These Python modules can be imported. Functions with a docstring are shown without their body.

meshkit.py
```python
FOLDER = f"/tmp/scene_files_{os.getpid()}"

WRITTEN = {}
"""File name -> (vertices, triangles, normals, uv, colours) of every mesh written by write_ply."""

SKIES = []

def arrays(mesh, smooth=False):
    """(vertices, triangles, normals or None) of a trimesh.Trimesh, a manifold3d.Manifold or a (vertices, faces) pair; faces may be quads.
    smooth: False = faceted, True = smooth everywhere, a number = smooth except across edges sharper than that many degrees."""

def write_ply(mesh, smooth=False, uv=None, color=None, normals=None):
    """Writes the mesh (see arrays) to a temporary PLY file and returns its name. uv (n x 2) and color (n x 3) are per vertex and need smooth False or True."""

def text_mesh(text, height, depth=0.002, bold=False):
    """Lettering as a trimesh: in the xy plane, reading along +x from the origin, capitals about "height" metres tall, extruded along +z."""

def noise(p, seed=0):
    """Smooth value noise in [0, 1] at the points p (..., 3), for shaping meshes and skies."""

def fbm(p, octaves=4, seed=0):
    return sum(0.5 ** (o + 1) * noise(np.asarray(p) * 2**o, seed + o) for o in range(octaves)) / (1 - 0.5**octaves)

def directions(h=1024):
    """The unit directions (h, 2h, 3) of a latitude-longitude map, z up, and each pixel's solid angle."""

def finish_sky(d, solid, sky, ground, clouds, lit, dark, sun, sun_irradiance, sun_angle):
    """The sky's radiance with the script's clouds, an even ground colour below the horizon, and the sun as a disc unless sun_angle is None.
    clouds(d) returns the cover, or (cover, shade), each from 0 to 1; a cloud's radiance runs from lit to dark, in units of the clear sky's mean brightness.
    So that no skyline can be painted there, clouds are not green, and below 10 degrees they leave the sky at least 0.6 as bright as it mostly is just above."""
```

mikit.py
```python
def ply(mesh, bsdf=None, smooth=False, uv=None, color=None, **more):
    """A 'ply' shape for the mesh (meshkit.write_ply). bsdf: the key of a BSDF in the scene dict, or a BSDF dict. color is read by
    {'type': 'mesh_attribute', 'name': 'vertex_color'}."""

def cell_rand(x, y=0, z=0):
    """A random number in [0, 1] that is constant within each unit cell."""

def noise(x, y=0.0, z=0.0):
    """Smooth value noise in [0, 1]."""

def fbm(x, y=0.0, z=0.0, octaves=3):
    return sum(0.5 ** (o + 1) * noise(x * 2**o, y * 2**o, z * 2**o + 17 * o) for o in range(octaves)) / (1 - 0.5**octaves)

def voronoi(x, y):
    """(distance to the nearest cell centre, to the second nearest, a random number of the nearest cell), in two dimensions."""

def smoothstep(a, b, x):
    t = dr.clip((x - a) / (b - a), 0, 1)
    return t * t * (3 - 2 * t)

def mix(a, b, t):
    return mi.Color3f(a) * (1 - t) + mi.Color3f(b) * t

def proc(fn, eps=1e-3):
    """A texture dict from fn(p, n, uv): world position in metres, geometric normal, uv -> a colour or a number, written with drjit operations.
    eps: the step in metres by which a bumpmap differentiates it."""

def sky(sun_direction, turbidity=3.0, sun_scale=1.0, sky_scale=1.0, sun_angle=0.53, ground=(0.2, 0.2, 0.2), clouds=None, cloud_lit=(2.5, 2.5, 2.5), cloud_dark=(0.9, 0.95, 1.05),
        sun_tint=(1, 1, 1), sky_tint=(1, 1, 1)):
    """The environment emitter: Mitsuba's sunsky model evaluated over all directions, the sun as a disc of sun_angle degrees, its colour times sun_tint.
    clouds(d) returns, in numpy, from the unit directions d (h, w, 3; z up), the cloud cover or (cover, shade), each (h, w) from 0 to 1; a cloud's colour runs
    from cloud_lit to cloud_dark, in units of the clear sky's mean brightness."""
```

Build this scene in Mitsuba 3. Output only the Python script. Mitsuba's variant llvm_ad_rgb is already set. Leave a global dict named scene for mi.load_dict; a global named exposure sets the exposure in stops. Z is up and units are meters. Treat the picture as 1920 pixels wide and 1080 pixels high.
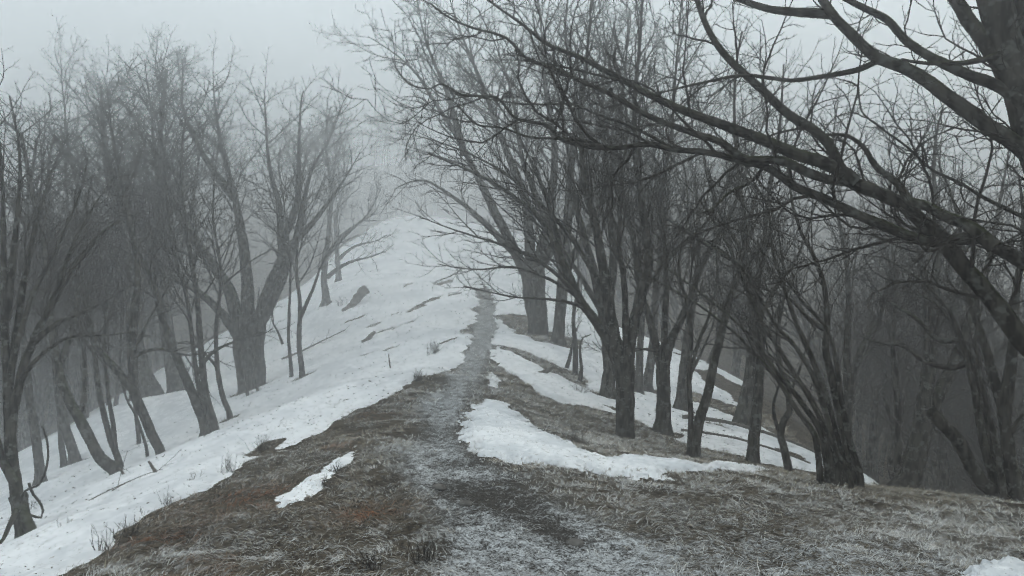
import math
import numpy as np
import trimesh
import drjit as dr
import mitsuba as mi
import mikit, meshkit
from scipy.interpolate import RBFInterpolator, PchipInterpolator

T = mi.ScalarTransform4f
scene, labels = {}, {}

# ------------------------------------------------------------------ camera, sky, exposure
PITCH = math.atan(70 / 1500)
scene['camera'] = {
    'type': 'perspective', 'fov_axis': 'x', 'fov': 2 * math.degrees(math.atan(960 / 1500)), 'near_clip': 0.05, 'far_clip': 2000.0,
    'to_world': T().look_at(origin=[0, 0, 1.6], target=[0, math.cos(PITCH), 1.6 - math.sin(PITCH)], up=[0, 0, 1]),
    'medium': {'type': 'ref', 'id': 'haze_medium'}}
scene['sky_light'] = mikit.sky((0.45, 0.25, 0.9), turbidity=4, sun_scale=0.12, sun_angle=40, ground=(0.4, 0.4, 0.42),
                               clouds=lambda d: 1.0, cloud_lit=(1.42, 1.62, 1.72), sky_tint=(0.9, 1.0, 1.05), sun_tint=(0.9, 1.0, 1.06))
exposure = 2.42
HAZE = 0.020

# ------------------------------------------------------------------ measured places (world metres)
GROUND_POINTS = [(0.13, 4.62, -0.22), (0.04, 5.82, -0.29), (-0.51, 7.52, -0.32), (-0.87, 9.91, -0.46), (-0.75, 13.92, -0.54), (-0.72, 17.92, -0.44), (-0.8, 24.94, -0.23), (-1.88, 42.0, 0.62), (-3.72, 62.08, 1.77), (-8.53, 80.19, 3.84), (-13.93, 95.29, 5.52), (-1.14, 13.12, -0.42), (-1.98, 9.51, -0.48), (-2.42, 7.81, -0.5), (-2.86, 6.41, -0.52), (-2.75, 5.01, -0.47), (-4.91, 7.87, -1.29), (-6.41, 12.84, -2.05), (-6.38, 14.34, -2.14), (-6.16, 16.34, -2.19), (-6.36, 17.84, -2.18), (-7.51, 22.84, -2.41), (-5.27, 19.87, -1.57), (-7.7, 32.93, -0.64), (-8.96, 41.97, 0.01), (-5.99, 30.94, -0.42), (-11.79, 68.12, 2.51), (-11.96, 25.81, -3.16), (-11.34, 26.8, -3.34), (-10.93, 19.77, -3.73), (-10.03, 16.79, -3.36), (-4.32, 23.9, -1.12), (-2.62, 17.4, -0.96), (0.73, 21.92, -0.71), (1.23, 20.41, -0.79), (1.47, 16.89, -1.17), (1.8, 14.89, -1.15), (3.23, 18.86, -1.75), (2.41, 12.68, -1.3), (1.6, 11.19, -1.02), (3.41, 15.87, -1.62), (2.38, 10.39, -1.09), (3.31, 10.88, -1.32), (3.8, 10.87, -1.45), (6.12, 16.84, -2.14), (5.99, 15.33, -2.32), (6.08, 23.86, -1.92), (6.44, 20.85, -2.18), (5.58, 12.15, -1.96), (1.7, 7.41, -0.51), (3.17, 7.7, -0.67), (3.75, 7.5, -0.69), (4.6, 7.4, -0.73), (3.84, 5.91, -0.52), (3.07, 4.71, -0.35), (1.25, 5.42, -0.34), (2.35, 5.42, -0.34), (-1.34, 5.51, -0.38), (-1.72, 4.52, -0.27), (0.0, 0.0, 0.0), (2.0, 1.0, -0.05), (4.0, 2.5, -0.2), (-2.5, 1.0, -0.25), (-5.0, 3.0, -1.3), (0.0, -8.0, 0.5), (-6.0, -8.0, -1.5), (6.0, -8.0, -1.2), (-2.6, 3.0, -0.35), (6.0, 5.0, -0.75), (9.0, 5.0, -2.5), (6.3, 9.3, -2.4), (8.0, 12.0, -4.6), (5.0, 9.2, -1.55), (9.0, 17.0, -5.2), (14.0, 15.0, -8.5), (12.0, 30.0, -7.5), (25.0, 30.0, -16.0), (25.0, 5.0, -14.0), (45.0, 30.0, -19.0), (70.0, 60.0, -6.0), (100.0, 60.0, 6.0), (10.0, 45.0, -4.0), (25.0, 60.0, -12.0), (60.0, 0.0, -16.0), (100.0, 0.0, 0.0), (140.0, 100.0, 8.0), (140.0, 0.0, 4.0), (-14.0, 10.0, -5.6), (-14.5, 26.0, -4.3), (-20.0, 36.0, -6.3), (-30.0, 20.0, -12.0), (-30.0, 55.0, -10.0), (-50.0, 40.0, -20.0), (-80.0, 40.0, -14.0), (-34.0, 75.0, -6.0), (-120.0, 40.0, 0.0), (-60.0, 0.0, -20.0), (-120.0, 0.0, -2.0), (-30.0, -15.0, -13.0), (-120.0, 110.0, 6.0), (-12.0, 106.0, 5.0), (-10.0, 118.0, 4.5), (2.0, 90.0, 2.6), (8.0, 80.0, 0.0), (-24.0, 100.0, 2.0), (8.0, 100.0, 2.0), (14.0, 60.0, -3.5), (-60.0, 110.0, 0.0), (50.0, 110.0, 3.0), (-15.0, 140.0, 13.0), (15.0, 140.0, 13.0), (-15.0, 168.0, 20.0), (20.0, 168.0, 19.0), (-60.0, 168.0, 17.0), (70.0, 168.0, 16.0), (0.0, 250.0, 18.0), (-140.0, 250.0, 12.0), (140.0, 250.0, 12.0), (0.0, -25.0, 1.0), (-60.0, -25.0, -14.0), (60.0, -25.0, -14.0), (140.0, -25.0, 0.0), (-140.0, -25.0, 0.0)]
SNOW_MAIN = [(-2.9, 3.5), (-2.822, 5.008), (-2.812, 5.848), (-2.73, 6.409), (-2.688, 7.109), (-2.484, 8.01), (-2.218, 9.152), (-1.872, 10.714), (-1.457, 12.058), (-1.105, 13.18), (-0.908, 15.933), (-0.62, 16.836), (-0.312, 15.49), (0.0, 14.529), (0.35, 13.026), (0.755, 12.48), (1.51, 13.21), (1.941, 13.425), (2.363, 12.539), (2.647, 11.559), (3.209, 11.335), (3.597, 11.112), (4.264, 11.085), (6.2, 11.8), (5.857, 15.116), (5.775, 16.51), (6.55, 21.205), (12.613, 47.028), (11.266, 46.06), (5.2, 30.0), (4.5, 45.0), (5.0, 70.0), (3.0, 95.0), (-4.0, 112.0), (-12.0, 108.0), (-15.5, 88.0), (-15.0, 68.0), (-15.5, 52.0), (-20.0, 42.0), (-24.0, 33.0), (-26.0, 24.0), (-28.0, 16.0), (-36.0, 12.0), (-36.0, -20.0), (-3.5, -20.0), (-2.9, 0.0)]
SNOW_PATCH = [(-0.43, 11.653), (-0.583, 10.853), (-0.681, 9.375), (-0.598, 8.078), (-0.372, 7.358), (0.0, 7.118), (0.428, 7.056), (0.751, 6.955), (1.018, 6.854), (1.31, 6.933), (1.646, 7.39), (2.09, 7.945), (2.564, 8.261), (3.347, 10.337), (2.969, 10.003), (1.967, 8.582), (1.354, 8.367), (0.866, 8.032), (0.585, 8.691), (0.337, 10.007), (0.147, 10.928), (-0.118, 11.67)]
SNOW_TONGUE = [(-0.477, 14.812), (-0.242, 14.411), (-0.087, 13.012), (-0.185, 12.552), (-0.461, 12.495)]
SNOW_STRIP = [(-2.021, 6.433), (-1.85, 5.973), (-1.688, 6.013), (-1.514, 6.595), (-1.425, 7.336), (-1.508, 7.936), (-1.685, 7.815), (-1.815, 7.174), (-1.938, 6.674)]
SNOW_CORNER = [(2.449, 4.397), (2.699, 4.735), (2.935, 4.974), (3.14, 5.033), (3.52, 5.191), (3.584, 5.032), (3.024, 4.236), (2.296, 4.118)]
PATH = [(-0.157, 3.843), (-0.296, 4.74), (-0.432, 5.558), (-0.821, 6.577), (-0.999, 7.338), (-1.02, 8.916), (-1.122, 10.435), (-1.015, 12.098), (-0.965, 15.652), (-0.909, 17.864), (-0.998, 23.31), (-0.973, 25.544), (-1.42, 31.765), (-0.972, 32.365), (-0.567, 24.962), (-0.513, 22.545), (-0.492, 17.501), (-0.553, 15.872), (-0.629, 12.336), (-0.733, 10.694), (-0.664, 8.976), (-0.432, 7.538), (0.022, 6.618), (0.397, 5.878), (0.681, 5.297), (0.864, 4.719), (0.902, 3.901)]
MUD = [(-0.441, 6.538), (-0.176, 6.518), (0.205, 6.078), (0.484, 5.498), (0.555, 5.118), (0.298, 4.879), (0.035, 5.199), (-0.234, 5.778)]
BAND1 = [(-0.297, 17.741), (0.299, 17.854), (1.0, 17.54), (1.544, 17.048), (1.368, 15.672), (0.785, 16.721), (0.173, 17.232)]
BAND2 = [(-0.562, 24.015), (0.408, 24.435), (0.908, 22.619), (1.896, 21.788), (1.715, 20.484), (0.671, 20.056), (0.0, 22.724)]
BAND3 = [(4.182, 19.162), (4.707, 18.439), (5.072, 16.399), (5.861, 16.125), (5.515, 15.165), (4.723, 15.259), (4.179, 16.803), (3.947, 18.36)]
BAND4 = [(-1.342, 20.461), (-1.139, 22.706), (-0.954, 23.008), (-1.025, 20.163)]
BAND5 = [(-1.346, 25.181), (-0.995, 25.685), (-0.995, 24.82)]
BAND6 = [(4.805, 21.075), (5.477, 21.489), (6.049, 20.473), (6.494, 19.716), (5.314, 16.818), (5.374, 19.516)]
BAND7 = [(-2.92, 8.845), (-2.895, 9.346), (-2.697, 9.208), (-2.652, 8.948), (-2.701, 8.528)]
STREAKS = [(-3.387, 27.478, -2.605, 28.792, 0.084), (-3.004, 28.287, -2.557, 29.235, 0.069), (-3.512, 26.892, -3.02, 27.461, 0.065), (-4.167, 27.045, -3.821, 27.291, 0.065), (-3.768, 20.097, -3.546, 20.341, 0.036), (-4.407, 32.466, -4.155, 33.372, 0.059), (-2.963, 32.27, -2.585, 34.479, 0.08), (-3.67, 24.654, -3.135, 25.004, 0.06), (-4.216, 24.807, -3.782, 25.015, 0.045), (-1.739, 18.418, -1.307, 19.722, 0.045), (-5.816, 28.272, -5.358, 28.38, 0.051), (-4.759, 26.37, -4.434, 26.497, 0.048), (-7.268, 29.378, -6.873, 29.346, 0.035), (-3.087, 19.865, -2.93, 20.068, 0.024), (-2.334, 28.834, -1.983, 30.06, 0.071), (-3.61, 16.964, -3.474, 17.087, 0.02), (0.74, 12.38, 1.072, 12.176, 0.029), (3.587, 14.45, 3.776, 13.65, 0.042), (4.865, 15.758, 5.217, 15.473, 0.075), (1.638, 13.85, 1.871, 13.646, 0.033), (13.638, 48.714, 15.445, 50.879, 0.149), (4.185, 12.448, 4.393, 12.046, 0.044)]
SPOTS = {'bush_a': (-1.682, 17.313, -0.66), 'bush_b': (-1.468, 12.359, -0.43), 'bush_c': (-2.757, 8.707, -0.598), 'bush_d': (-2.685, 7.508, -0.541), 'bush_e': (-2.964, 7.366, -0.596), 'bush_f': (-2.886, 6.588, -0.535), 'bush_g': (-2.972, 6.387, -0.549), 'bush_h': (-2.862, 5.887, -0.523), 'bush_i': (-2.866, 5.527, -0.515), 'bush_j': (-1.553, 7.015, -0.376), 'bush_k': (-1.591, 6.655, -0.384), 'bush_l': (0.678, 8.989, -0.565), 'bush_m': (1.257, 14.175, -0.987), 'bush_n': (-0.506, 4.66, -0.231), 'bush_o': (-0.823, 4.58, -0.231), 'bush_p': (-2.86, 6.828, -0.543), 'bush_q': (-4.516, 9.162, -1.15), 'bush_r': (-4.28, 8.446, -1.051), 'stick': (-2.542, 16.7, -0.94), 'stub_a': (-4.274, 23.82, -1.108), 'stub_b': (0.705, 15.681, -0.891), 'log': (-5.875, 30.536, -0.479), 'stone_a': (-0.605, 6.498, -0.319), 'stone_b': (-0.356, 6.058, -0.31), 'stone_c': (0.407, 5.098, -0.27), 'stub_c': (-5.217, 10.589, -1.448), 'stub_d': (-4.191, 9.227, -1.031), 'stake': (20.596, 44.544, -11.375), 'br_a': (-6.438, 25.978, -1.616), 'br_b': (3.36, 13.493, -1.438), 'br_c': (3.083, 12.375, -1.38), 'tw_a': (-4.341, 8.625, -1.077), 'tw_b': (-4.272, 8.786, -1.055), 'bush_s': (-6.699, 31.332, -0.596), 'bush_t': (-3.752, 6.676, -0.793), 'bush_u': (-7.548, 12.402, -2.505), 'tus_a': (1.091, 4.878, -0.283), 'rust_a': (-2.237, 6.492, -0.438), 'rust_b': (-2.517, 5.63, -0.457), 'rust_c': (-1.069, 5.855, -0.358)}
TREES = {
 'old_tree': dict(label='big dark tree at the right edge, its long limbs reaching over the ridge', grow='near', stems=[
  ('trunk',0.15,0.075,[(3.96,4.53,-0.52),(3.96,4.53,-0.35),(3.7,4.58,0.71),(3.34,4.64,1.57),(3.11,4.68,2.03),(2.97,4.71,2.53),(2.89,4.73,2.75),(2.82,4.75,3.06),(2.75,4.78,3.44),(2.71,4.82,4.01)]),
  ('limb',0.075,0.05,[(3.15,4.68,2.13),(3.06,4.72,2.66),(2.99,4.75,3.06),(2.95,4.78,3.44),(2.93,4.81,3.76)]),
  ('limb',0.053,0.024,[(3.05,4.63,2.07),(2.93,4.68,2.22),(2.78,4.72,2.33),(2.62,4.78,2.48),(2.37,4.86,2.69),(2.22,4.9,2.76),(2.08,4.94,2.9),(1.95,4.99,3.07),(1.88,5.03,3.22),(1.78,5.09,3.46)]),
  ('limb',0.036,0.012,[(1.98,5.02,3.06),(1.8,5.08,3.09),(1.65,5.13,3.12),(1.5,5.18,3.18),(1.4,5.21,3.23),(1.18,5.29,3.33)]),
  ('limb',0.02,0.006,[(2.24,4.96,2.76),(2.11,5.01,2.71),(1.94,5.08,2.69),(1.8,5.14,2.68),(1.65,5.2,2.71),(1.49,5.26,2.74),(1.27,5.34,2.71),(0.94,5.45,2.65)]),
  ('limb',0.04,0.015,[(2.94,4.64,2.44),(2.81,4.7,2.56),(2.69,4.74,2.62),(2.53,4.8,2.72),(2.37,4.87,2.86),(2.26,4.92,3.01),(2.15,4.96,3.08),(2.01,5.01,3.18),(1.8,5.09,3.33)]),
  ('limb',0.055,0.03,[(2.91,4.65,2.53),(2.82,4.73,2.73),(2.77,4.78,2.86),(2.7,4.84,3.0),(2.64,4.91,3.18),(2.58,4.99,3.39)]),
  ('limb',0.022,0.008,[(2.85,4.66,2.75),(2.69,4.61,2.69),(2.49,4.55,2.65),(2.28,4.49,2.64),(2.14,4.45,2.65)]),
  ('stem',0.088,0.018,[(3.6,4.44,-0.49),(3.6,4.44,-0.32),(3.4,4.59,0.61),(3.23,4.68,0.86),(3.05,4.75,1.06),(2.92,4.82,1.28),(2.81,4.87,1.44),(2.71,4.91,1.58),(2.64,4.95,1.7),(2.52,4.99,1.81),(2.46,5.01,1.88),(2.33,5.05,1.96),(2.18,5.09,2.03),(2.1,5.12,2.12),(2.03,5.16,2.29),(1.95,5.19,2.38),(1.8,5.23,2.49),(1.67,5.28,2.63),(1.53,5.32,2.77),(1.43,5.36,2.88),(1.34,5.39,3.01),(1.26,5.44,3.22),(1.22,5.49,3.43)]),
  ('stem',0.066,0.004,[(3.6,4.44,-0.49),(3.6,4.44,-0.32),(3.51,4.68,1.13),(3.31,4.77,1.41),(3.09,4.83,1.53),(2.94,4.87,1.63),(2.84,4.89,1.68),(2.7,4.92,1.66),(2.61,4.94,1.65),(2.51,4.96,1.67),(2.37,4.99,1.73),(2.22,5.03,1.8),(2.12,5.05,1.85),(1.97,5.09,1.93),(1.81,5.12,2.0),(1.71,5.15,2.08),(1.61,5.17,2.14),(1.5,5.2,2.17),(1.25,5.25,2.24),(1.07,5.28,2.26),(0.89,5.31,2.3),(0.66,5.35,2.28),(0.35,5.41,2.34),(0.23,5.44,2.45),(0.03,5.48,2.5),(-0.12,5.52,2.65),(-0.33,5.56,2.67),(-0.5,5.59,2.75),(-0.57,5.6,2.72),(-0.7,5.62,2.75),(-0.78,5.64,2.83),(-0.84,5.67,2.95)]),
  ('limb',0.046,0.007,[(2.13,4.98,2.02),(2.06,5.0,2.08),(1.97,5.03,2.14),(1.8,5.09,2.21),(1.66,5.13,2.28),(1.53,5.17,2.34),(1.34,5.22,2.42),(1.25,5.25,2.46),(0.97,5.33,2.6),(0.75,5.4,2.73),(0.47,5.48,2.9),(0.23,5.55,3.02),(0.08,5.6,3.15),(-0.07,5.64,3.27),(-0.22,5.69,3.39)]),
  ('limb',0.034,0.006,[(2.24,4.97,1.98),(2.12,5.0,2.02),(1.96,5.03,2.05),(1.84,5.06,2.1),(1.69,5.09,2.17),(1.51,5.13,2.18),(1.33,5.17,2.3),(1.17,5.21,2.36),(0.9,5.26,2.47),(0.66,5.32,2.62),(0.46,5.36,2.72),(0.28,5.4,2.81),(0.11,5.43,2.88),(-0.05,5.48,3.04),(-0.29,5.52,3.12),(-0.44,5.56,3.2),(-0.56,5.59,3.3)]),
  ('limb',0.044,0.01,[(2.79,4.63,1.62),(2.72,4.69,1.71),(2.67,4.74,1.76),(2.58,4.8,1.81),(2.49,4.87,1.88),(2.43,4.9,1.9),(2.4,4.96,1.99),(2.28,5.06,2.14),(2.23,5.12,2.26),(2.13,5.18,2.34),(2.02,5.24,2.35)]),
  ('limb',0.012,0.004,[(1.08,5.34,2.26),(0.92,5.35,2.36),(0.78,5.37,2.43),(0.57,5.39,2.51),(0.36,5.4,2.58),(0.14,5.42,2.58),(-0.11,5.44,2.61),(-0.36,5.46,2.68)]),
  ('limb',0.012,0.004,[(0.66,5.34,2.27),(0.43,5.38,2.34),(0.14,5.42,2.36),(-0.07,5.46,2.43),(-0.22,5.49,2.45),(-0.4,5.53,2.62),(-0.53,5.56,2.7)]),
  ('limb',0.013,0.004,[(1.63,5.23,2.14),(1.55,5.19,2.05),(1.39,5.13,1.97),(1.24,5.06,1.85),(1.13,5.02,1.83)]),
  ('limb',0.01,0.003,[(0.73,5.26,2.7),(0.49,5.36,2.78),(0.22,5.49,2.87),(0.0,5.57,2.91),(-0.19,5.65,2.93),(-0.22,5.67,2.98)]),
  ('limb',0.016,0.005,[(3.38,4.71,1.6),(3.2,4.81,1.74),(3.03,4.9,1.85),(2.9,4.97,1.94),(2.8,5.02,2.02),(2.66,5.09,2.11),(2.53,5.17,2.27),(2.39,5.24,2.4),(2.29,5.3,2.53),(2.3,5.36,2.68)]),
 ]),
 'beech_tree': dict(label='stout dark fanning tree on the brown bank above the big snow wedge', grow='spray', stems=[
  ('trunk',0.133,0.14,[(1.6,11.19,-1.17),(1.6,11.19,-1.0),(1.6,11.21,-0.58),(1.6,11.23,-0.13),(1.55,11.24,0.13)]),
  ('limb',0.085,0.012,[(1.57,11.23,-0.17),(1.36,11.31,0.31),(1.18,11.37,0.61),(0.95,11.42,0.91),(0.77,11.5,1.37),(0.46,11.61,1.99),(-0.08,11.71,2.45),(-0.63,11.79,2.77),(-1.26,11.88,3.05)]),
  ('limb',0.1,0.012,[(1.57,11.23,-0.13),(1.43,11.28,0.47),(1.36,11.31,0.85),(1.29,11.36,1.37),(1.18,11.41,1.98),(1.03,11.46,2.59),(0.99,11.53,3.43),(1.07,11.6,4.27),(1.15,11.69,5.35)]),
  ('limb',0.095,0.012,[(1.63,11.23,-0.13),(1.69,11.23,0.47),(1.8,11.22,0.93),(1.91,11.22,1.45),(1.83,11.21,2.12),(1.75,11.21,2.71),(1.7,11.2,3.6),(1.77,11.19,4.61),(1.83,11.19,5.34)]),
  ('limb',0.055,0.01,[(1.61,11.24,-0.06),(1.59,11.16,0.63),(1.56,11.1,1.16),(1.47,11.03,1.75),(1.49,10.95,2.47),(1.55,10.86,3.18),(1.34,10.73,4.21)]),
  ('limb',0.05,0.008,[(1.32,11.26,0.4),(1.03,11.38,0.8),(0.77,11.52,1.29),(0.62,11.7,1.99),(0.24,11.96,3.02),(-0.24,12.19,3.85),(-0.73,12.34,4.36)]),
  ('limb',0.032,0.006,[(1.21,11.26,0.58),(0.9,11.2,0.84),(0.52,11.13,0.92),(0.11,11.05,0.95),(-0.29,10.97,1.03),(-0.67,10.89,1.12)]),
  ('limb',0.04,0.006,[(1.1,11.37,0.69),(0.75,11.31,1.15),(0.3,11.25,1.49),(-0.22,11.18,1.71),(-0.81,11.1,1.89),(-1.28,11.03,2.08)]),
  ('limb',0.045,0.006,[(1.33,11.38,0.92),(0.92,11.46,1.68),(0.38,11.53,2.29),(-0.23,11.59,2.79),(-0.85,11.64,3.1),(-1.59,11.69,3.31)]),
  ('limb',0.03,0.006,[(0.95,11.38,0.92),(0.45,11.12,1.23),(-0.07,10.87,1.38),(-0.43,10.69,1.35),(-0.97,10.4,1.43)]),
  ('limb',0.03,0.006,[(1.85,11.29,1.04),(2.25,11.24,1.53),(2.68,11.19,1.97),(3.03,11.13,2.63),(3.23,11.09,3.21)]),
 ]),
 'beech_tree_001': dict(label='stout dark tree with a knotted trunk, just right of the fanning one', grow='fan', stems=[
  ('trunk',0.112,0.11,[(2.41,12.68,-1.45),(2.41,12.68,-1.28),(2.43,12.7,-0.74),(2.41,12.73,-0.28)]),
  ('limb',0.07,0.01,[(2.39,12.72,-0.36),(2.3,12.8,0.15),(2.19,12.86,0.57),(2.03,12.94,1.17),(1.95,13.04,1.86),(1.66,13.17,2.73),(1.41,13.32,3.8)]),
  ('limb',0.075,0.01,[(2.44,12.72,-0.36),(2.54,12.71,0.15),(2.7,12.7,0.5),(2.88,12.69,1.01),(3.12,12.68,1.6),(3.45,12.66,2.19),(3.69,12.64,2.86),(4.0,12.62,3.85)]),
  ('limb',0.06,0.01,[(2.42,12.72,-0.32),(2.45,12.79,0.49),(2.49,12.86,1.34),(2.41,12.94,2.37),(2.58,13.03,3.49),(2.68,13.13,4.79),(2.77,13.21,5.84)]),
  ('limb',0.03,0.006,[(2.36,12.74,-0.02),(2.03,12.63,0.04),(1.59,12.48,-0.03),(1.24,12.35,0.2)]),
 ]),
 'slender_tree': dict(label='pair of slender stems with a broken stub, leaning right beside the snow wedge', grow='thin', stems=[
  ('trunk',0.073,0.012,[(2.4,10.39,-1.24),(2.4,10.39,-1.07),(2.44,10.43,-0.71),(2.57,10.48,-0.3),(2.67,10.53,0.12),(2.78,10.58,0.54),(2.87,10.62,0.89),(3.06,10.68,1.39),(3.14,10.73,1.81),(3.05,10.82,2.6),(3.0,10.93,3.55),(3.12,11.05,4.58)]),
  ('stem',0.043,0.008,[(2.33,10.39,-1.23),(2.33,10.39,-1.06),(2.34,10.38,-0.63),(2.32,10.38,-0.21),(2.31,10.38,0.07),(2.34,10.38,0.42),(2.29,10.38,0.84),(2.16,10.37,1.39),(2.27,10.37,2.08),(2.2,10.37,2.77)]),
  ('limb',0.03,0.006,[(2.33,10.43,-0.11),(2.44,10.4,0.42),(2.57,10.38,0.77),(2.66,10.36,1.25),(2.61,10.32,1.87)]),
  ('limb',0.035,0.026,[(2.43,10.45,-0.82),(2.44,10.43,-0.64),(2.44,10.41,-0.51)]),
  ('limb',0.035,0.006,[(3.1,10.7,1.39),(2.84,10.66,1.53),(2.47,10.6,1.74),(1.96,10.51,2.09),(1.66,10.45,2.43)]),
  ('limb',0.03,0.006,[(3.0,10.69,1.17),(3.25,10.62,1.6),(3.44,10.55,1.95),(3.34,10.48,2.43),(3.57,10.38,3.04)]),
 ]),
 'slender_tree_001': dict(label='straight stem standing alone at the right tip of the snow wedge', grow='thin', stems=[
  ('trunk',0.086,0.012,[(3.31,10.88,-1.47),(3.31,10.88,-1.3),(3.35,10.93,-0.82),(3.41,10.99,-0.24),(3.44,11.05,0.34),(3.41,11.1,0.93),(3.5,11.16,1.53),(3.58,11.24,2.27),(3.75,11.34,3.25),(3.84,11.44,4.23)]),
  ('limb',0.035,0.006,[(3.4,10.97,0.65),(3.6,10.91,1.09),(3.9,10.83,1.6),(4.07,10.75,2.24),(4.31,10.67,2.8)]),
  ('limb',0.035,0.006,[(3.43,11.08,0.93),(3.21,11.21,1.6),(2.93,11.31,2.13),(2.73,11.45,2.89),(2.68,11.62,3.82)]),
 ]),
 'crooked_tree': dict(label='crooked stem with a kinked waist, just left of the leaning clump', grow='thin', stems=[
  ('trunk',0.06,0.012,[(3.8,10.87,-1.6),(3.8,10.87,-1.43),(3.74,10.9,-1.11),(3.69,10.91,-0.93),(3.73,10.92,-0.75),(3.82,10.94,-0.59),(3.81,10.96,-0.24),(3.7,10.99,0.06),(3.69,11.02,0.5),(3.77,11.07,1.08),(3.7,11.12,1.82)]),
  ('limb',0.03,0.006,[(3.69,10.9,-0.91),(3.58,10.86,-0.51),(3.64,10.84,-0.22),(3.47,10.8,0.23),(3.38,10.77,0.67)]),
  ('limb',0.025,0.005,[(3.81,10.92,-0.38),(3.98,10.99,-0.02),(4.16,11.09,0.49),(4.33,11.18,0.93)]),
 ]),
 'leaning_clump': dict(label='clump of many dark stems fanning left at the edge of the grass hump', grow='clump', stems=[
  ('stem',0.036,0.005,[(2.97,7.61,-0.79),(2.97,7.61,-0.62),(2.97,7.73,-0.27),(2.8,7.88,0.07),(2.68,7.97,0.29),(2.49,8.08,0.52),(2.3,8.19,0.75),(2.15,8.26,0.88),(1.95,8.35,1.04),(1.64,8.47,1.23),(1.26,8.6,1.43)]),
  ('stem',0.04,0.005,[(3.08,7.7,-0.81),(3.08,7.7,-0.64),(3.07,7.79,-0.29),(2.87,7.91,0.11),(2.63,8.0,0.42),(2.46,8.08,0.68),(2.29,8.14,0.87),(2.08,8.2,1.05),(1.77,8.29,1.3),(1.34,8.41,1.6)]),
  ('stem',0.04,0.005,[(3.13,7.7,-0.82),(3.13,7.7,-0.65),(3.09,7.77,-0.23),(2.95,7.84,0.13),(2.8,7.89,0.38),(2.61,7.94,0.7),(2.46,7.99,0.96),(2.36,8.04,1.22),(2.21,8.1,1.6),(2.01,8.17,1.98),(1.69,8.24,2.36)]),
  ('stem',0.038,0.005,[(3.11,7.51,-0.78),(3.11,7.51,-0.61),(3.04,7.53,-0.17),(2.92,7.54,0.23),(2.84,7.55,0.44),(2.69,7.57,0.69),(2.51,7.58,0.89),(2.38,7.59,1.12),(2.18,7.6,1.45),(1.93,7.61,1.65),(1.57,7.62,1.85)]),
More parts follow.
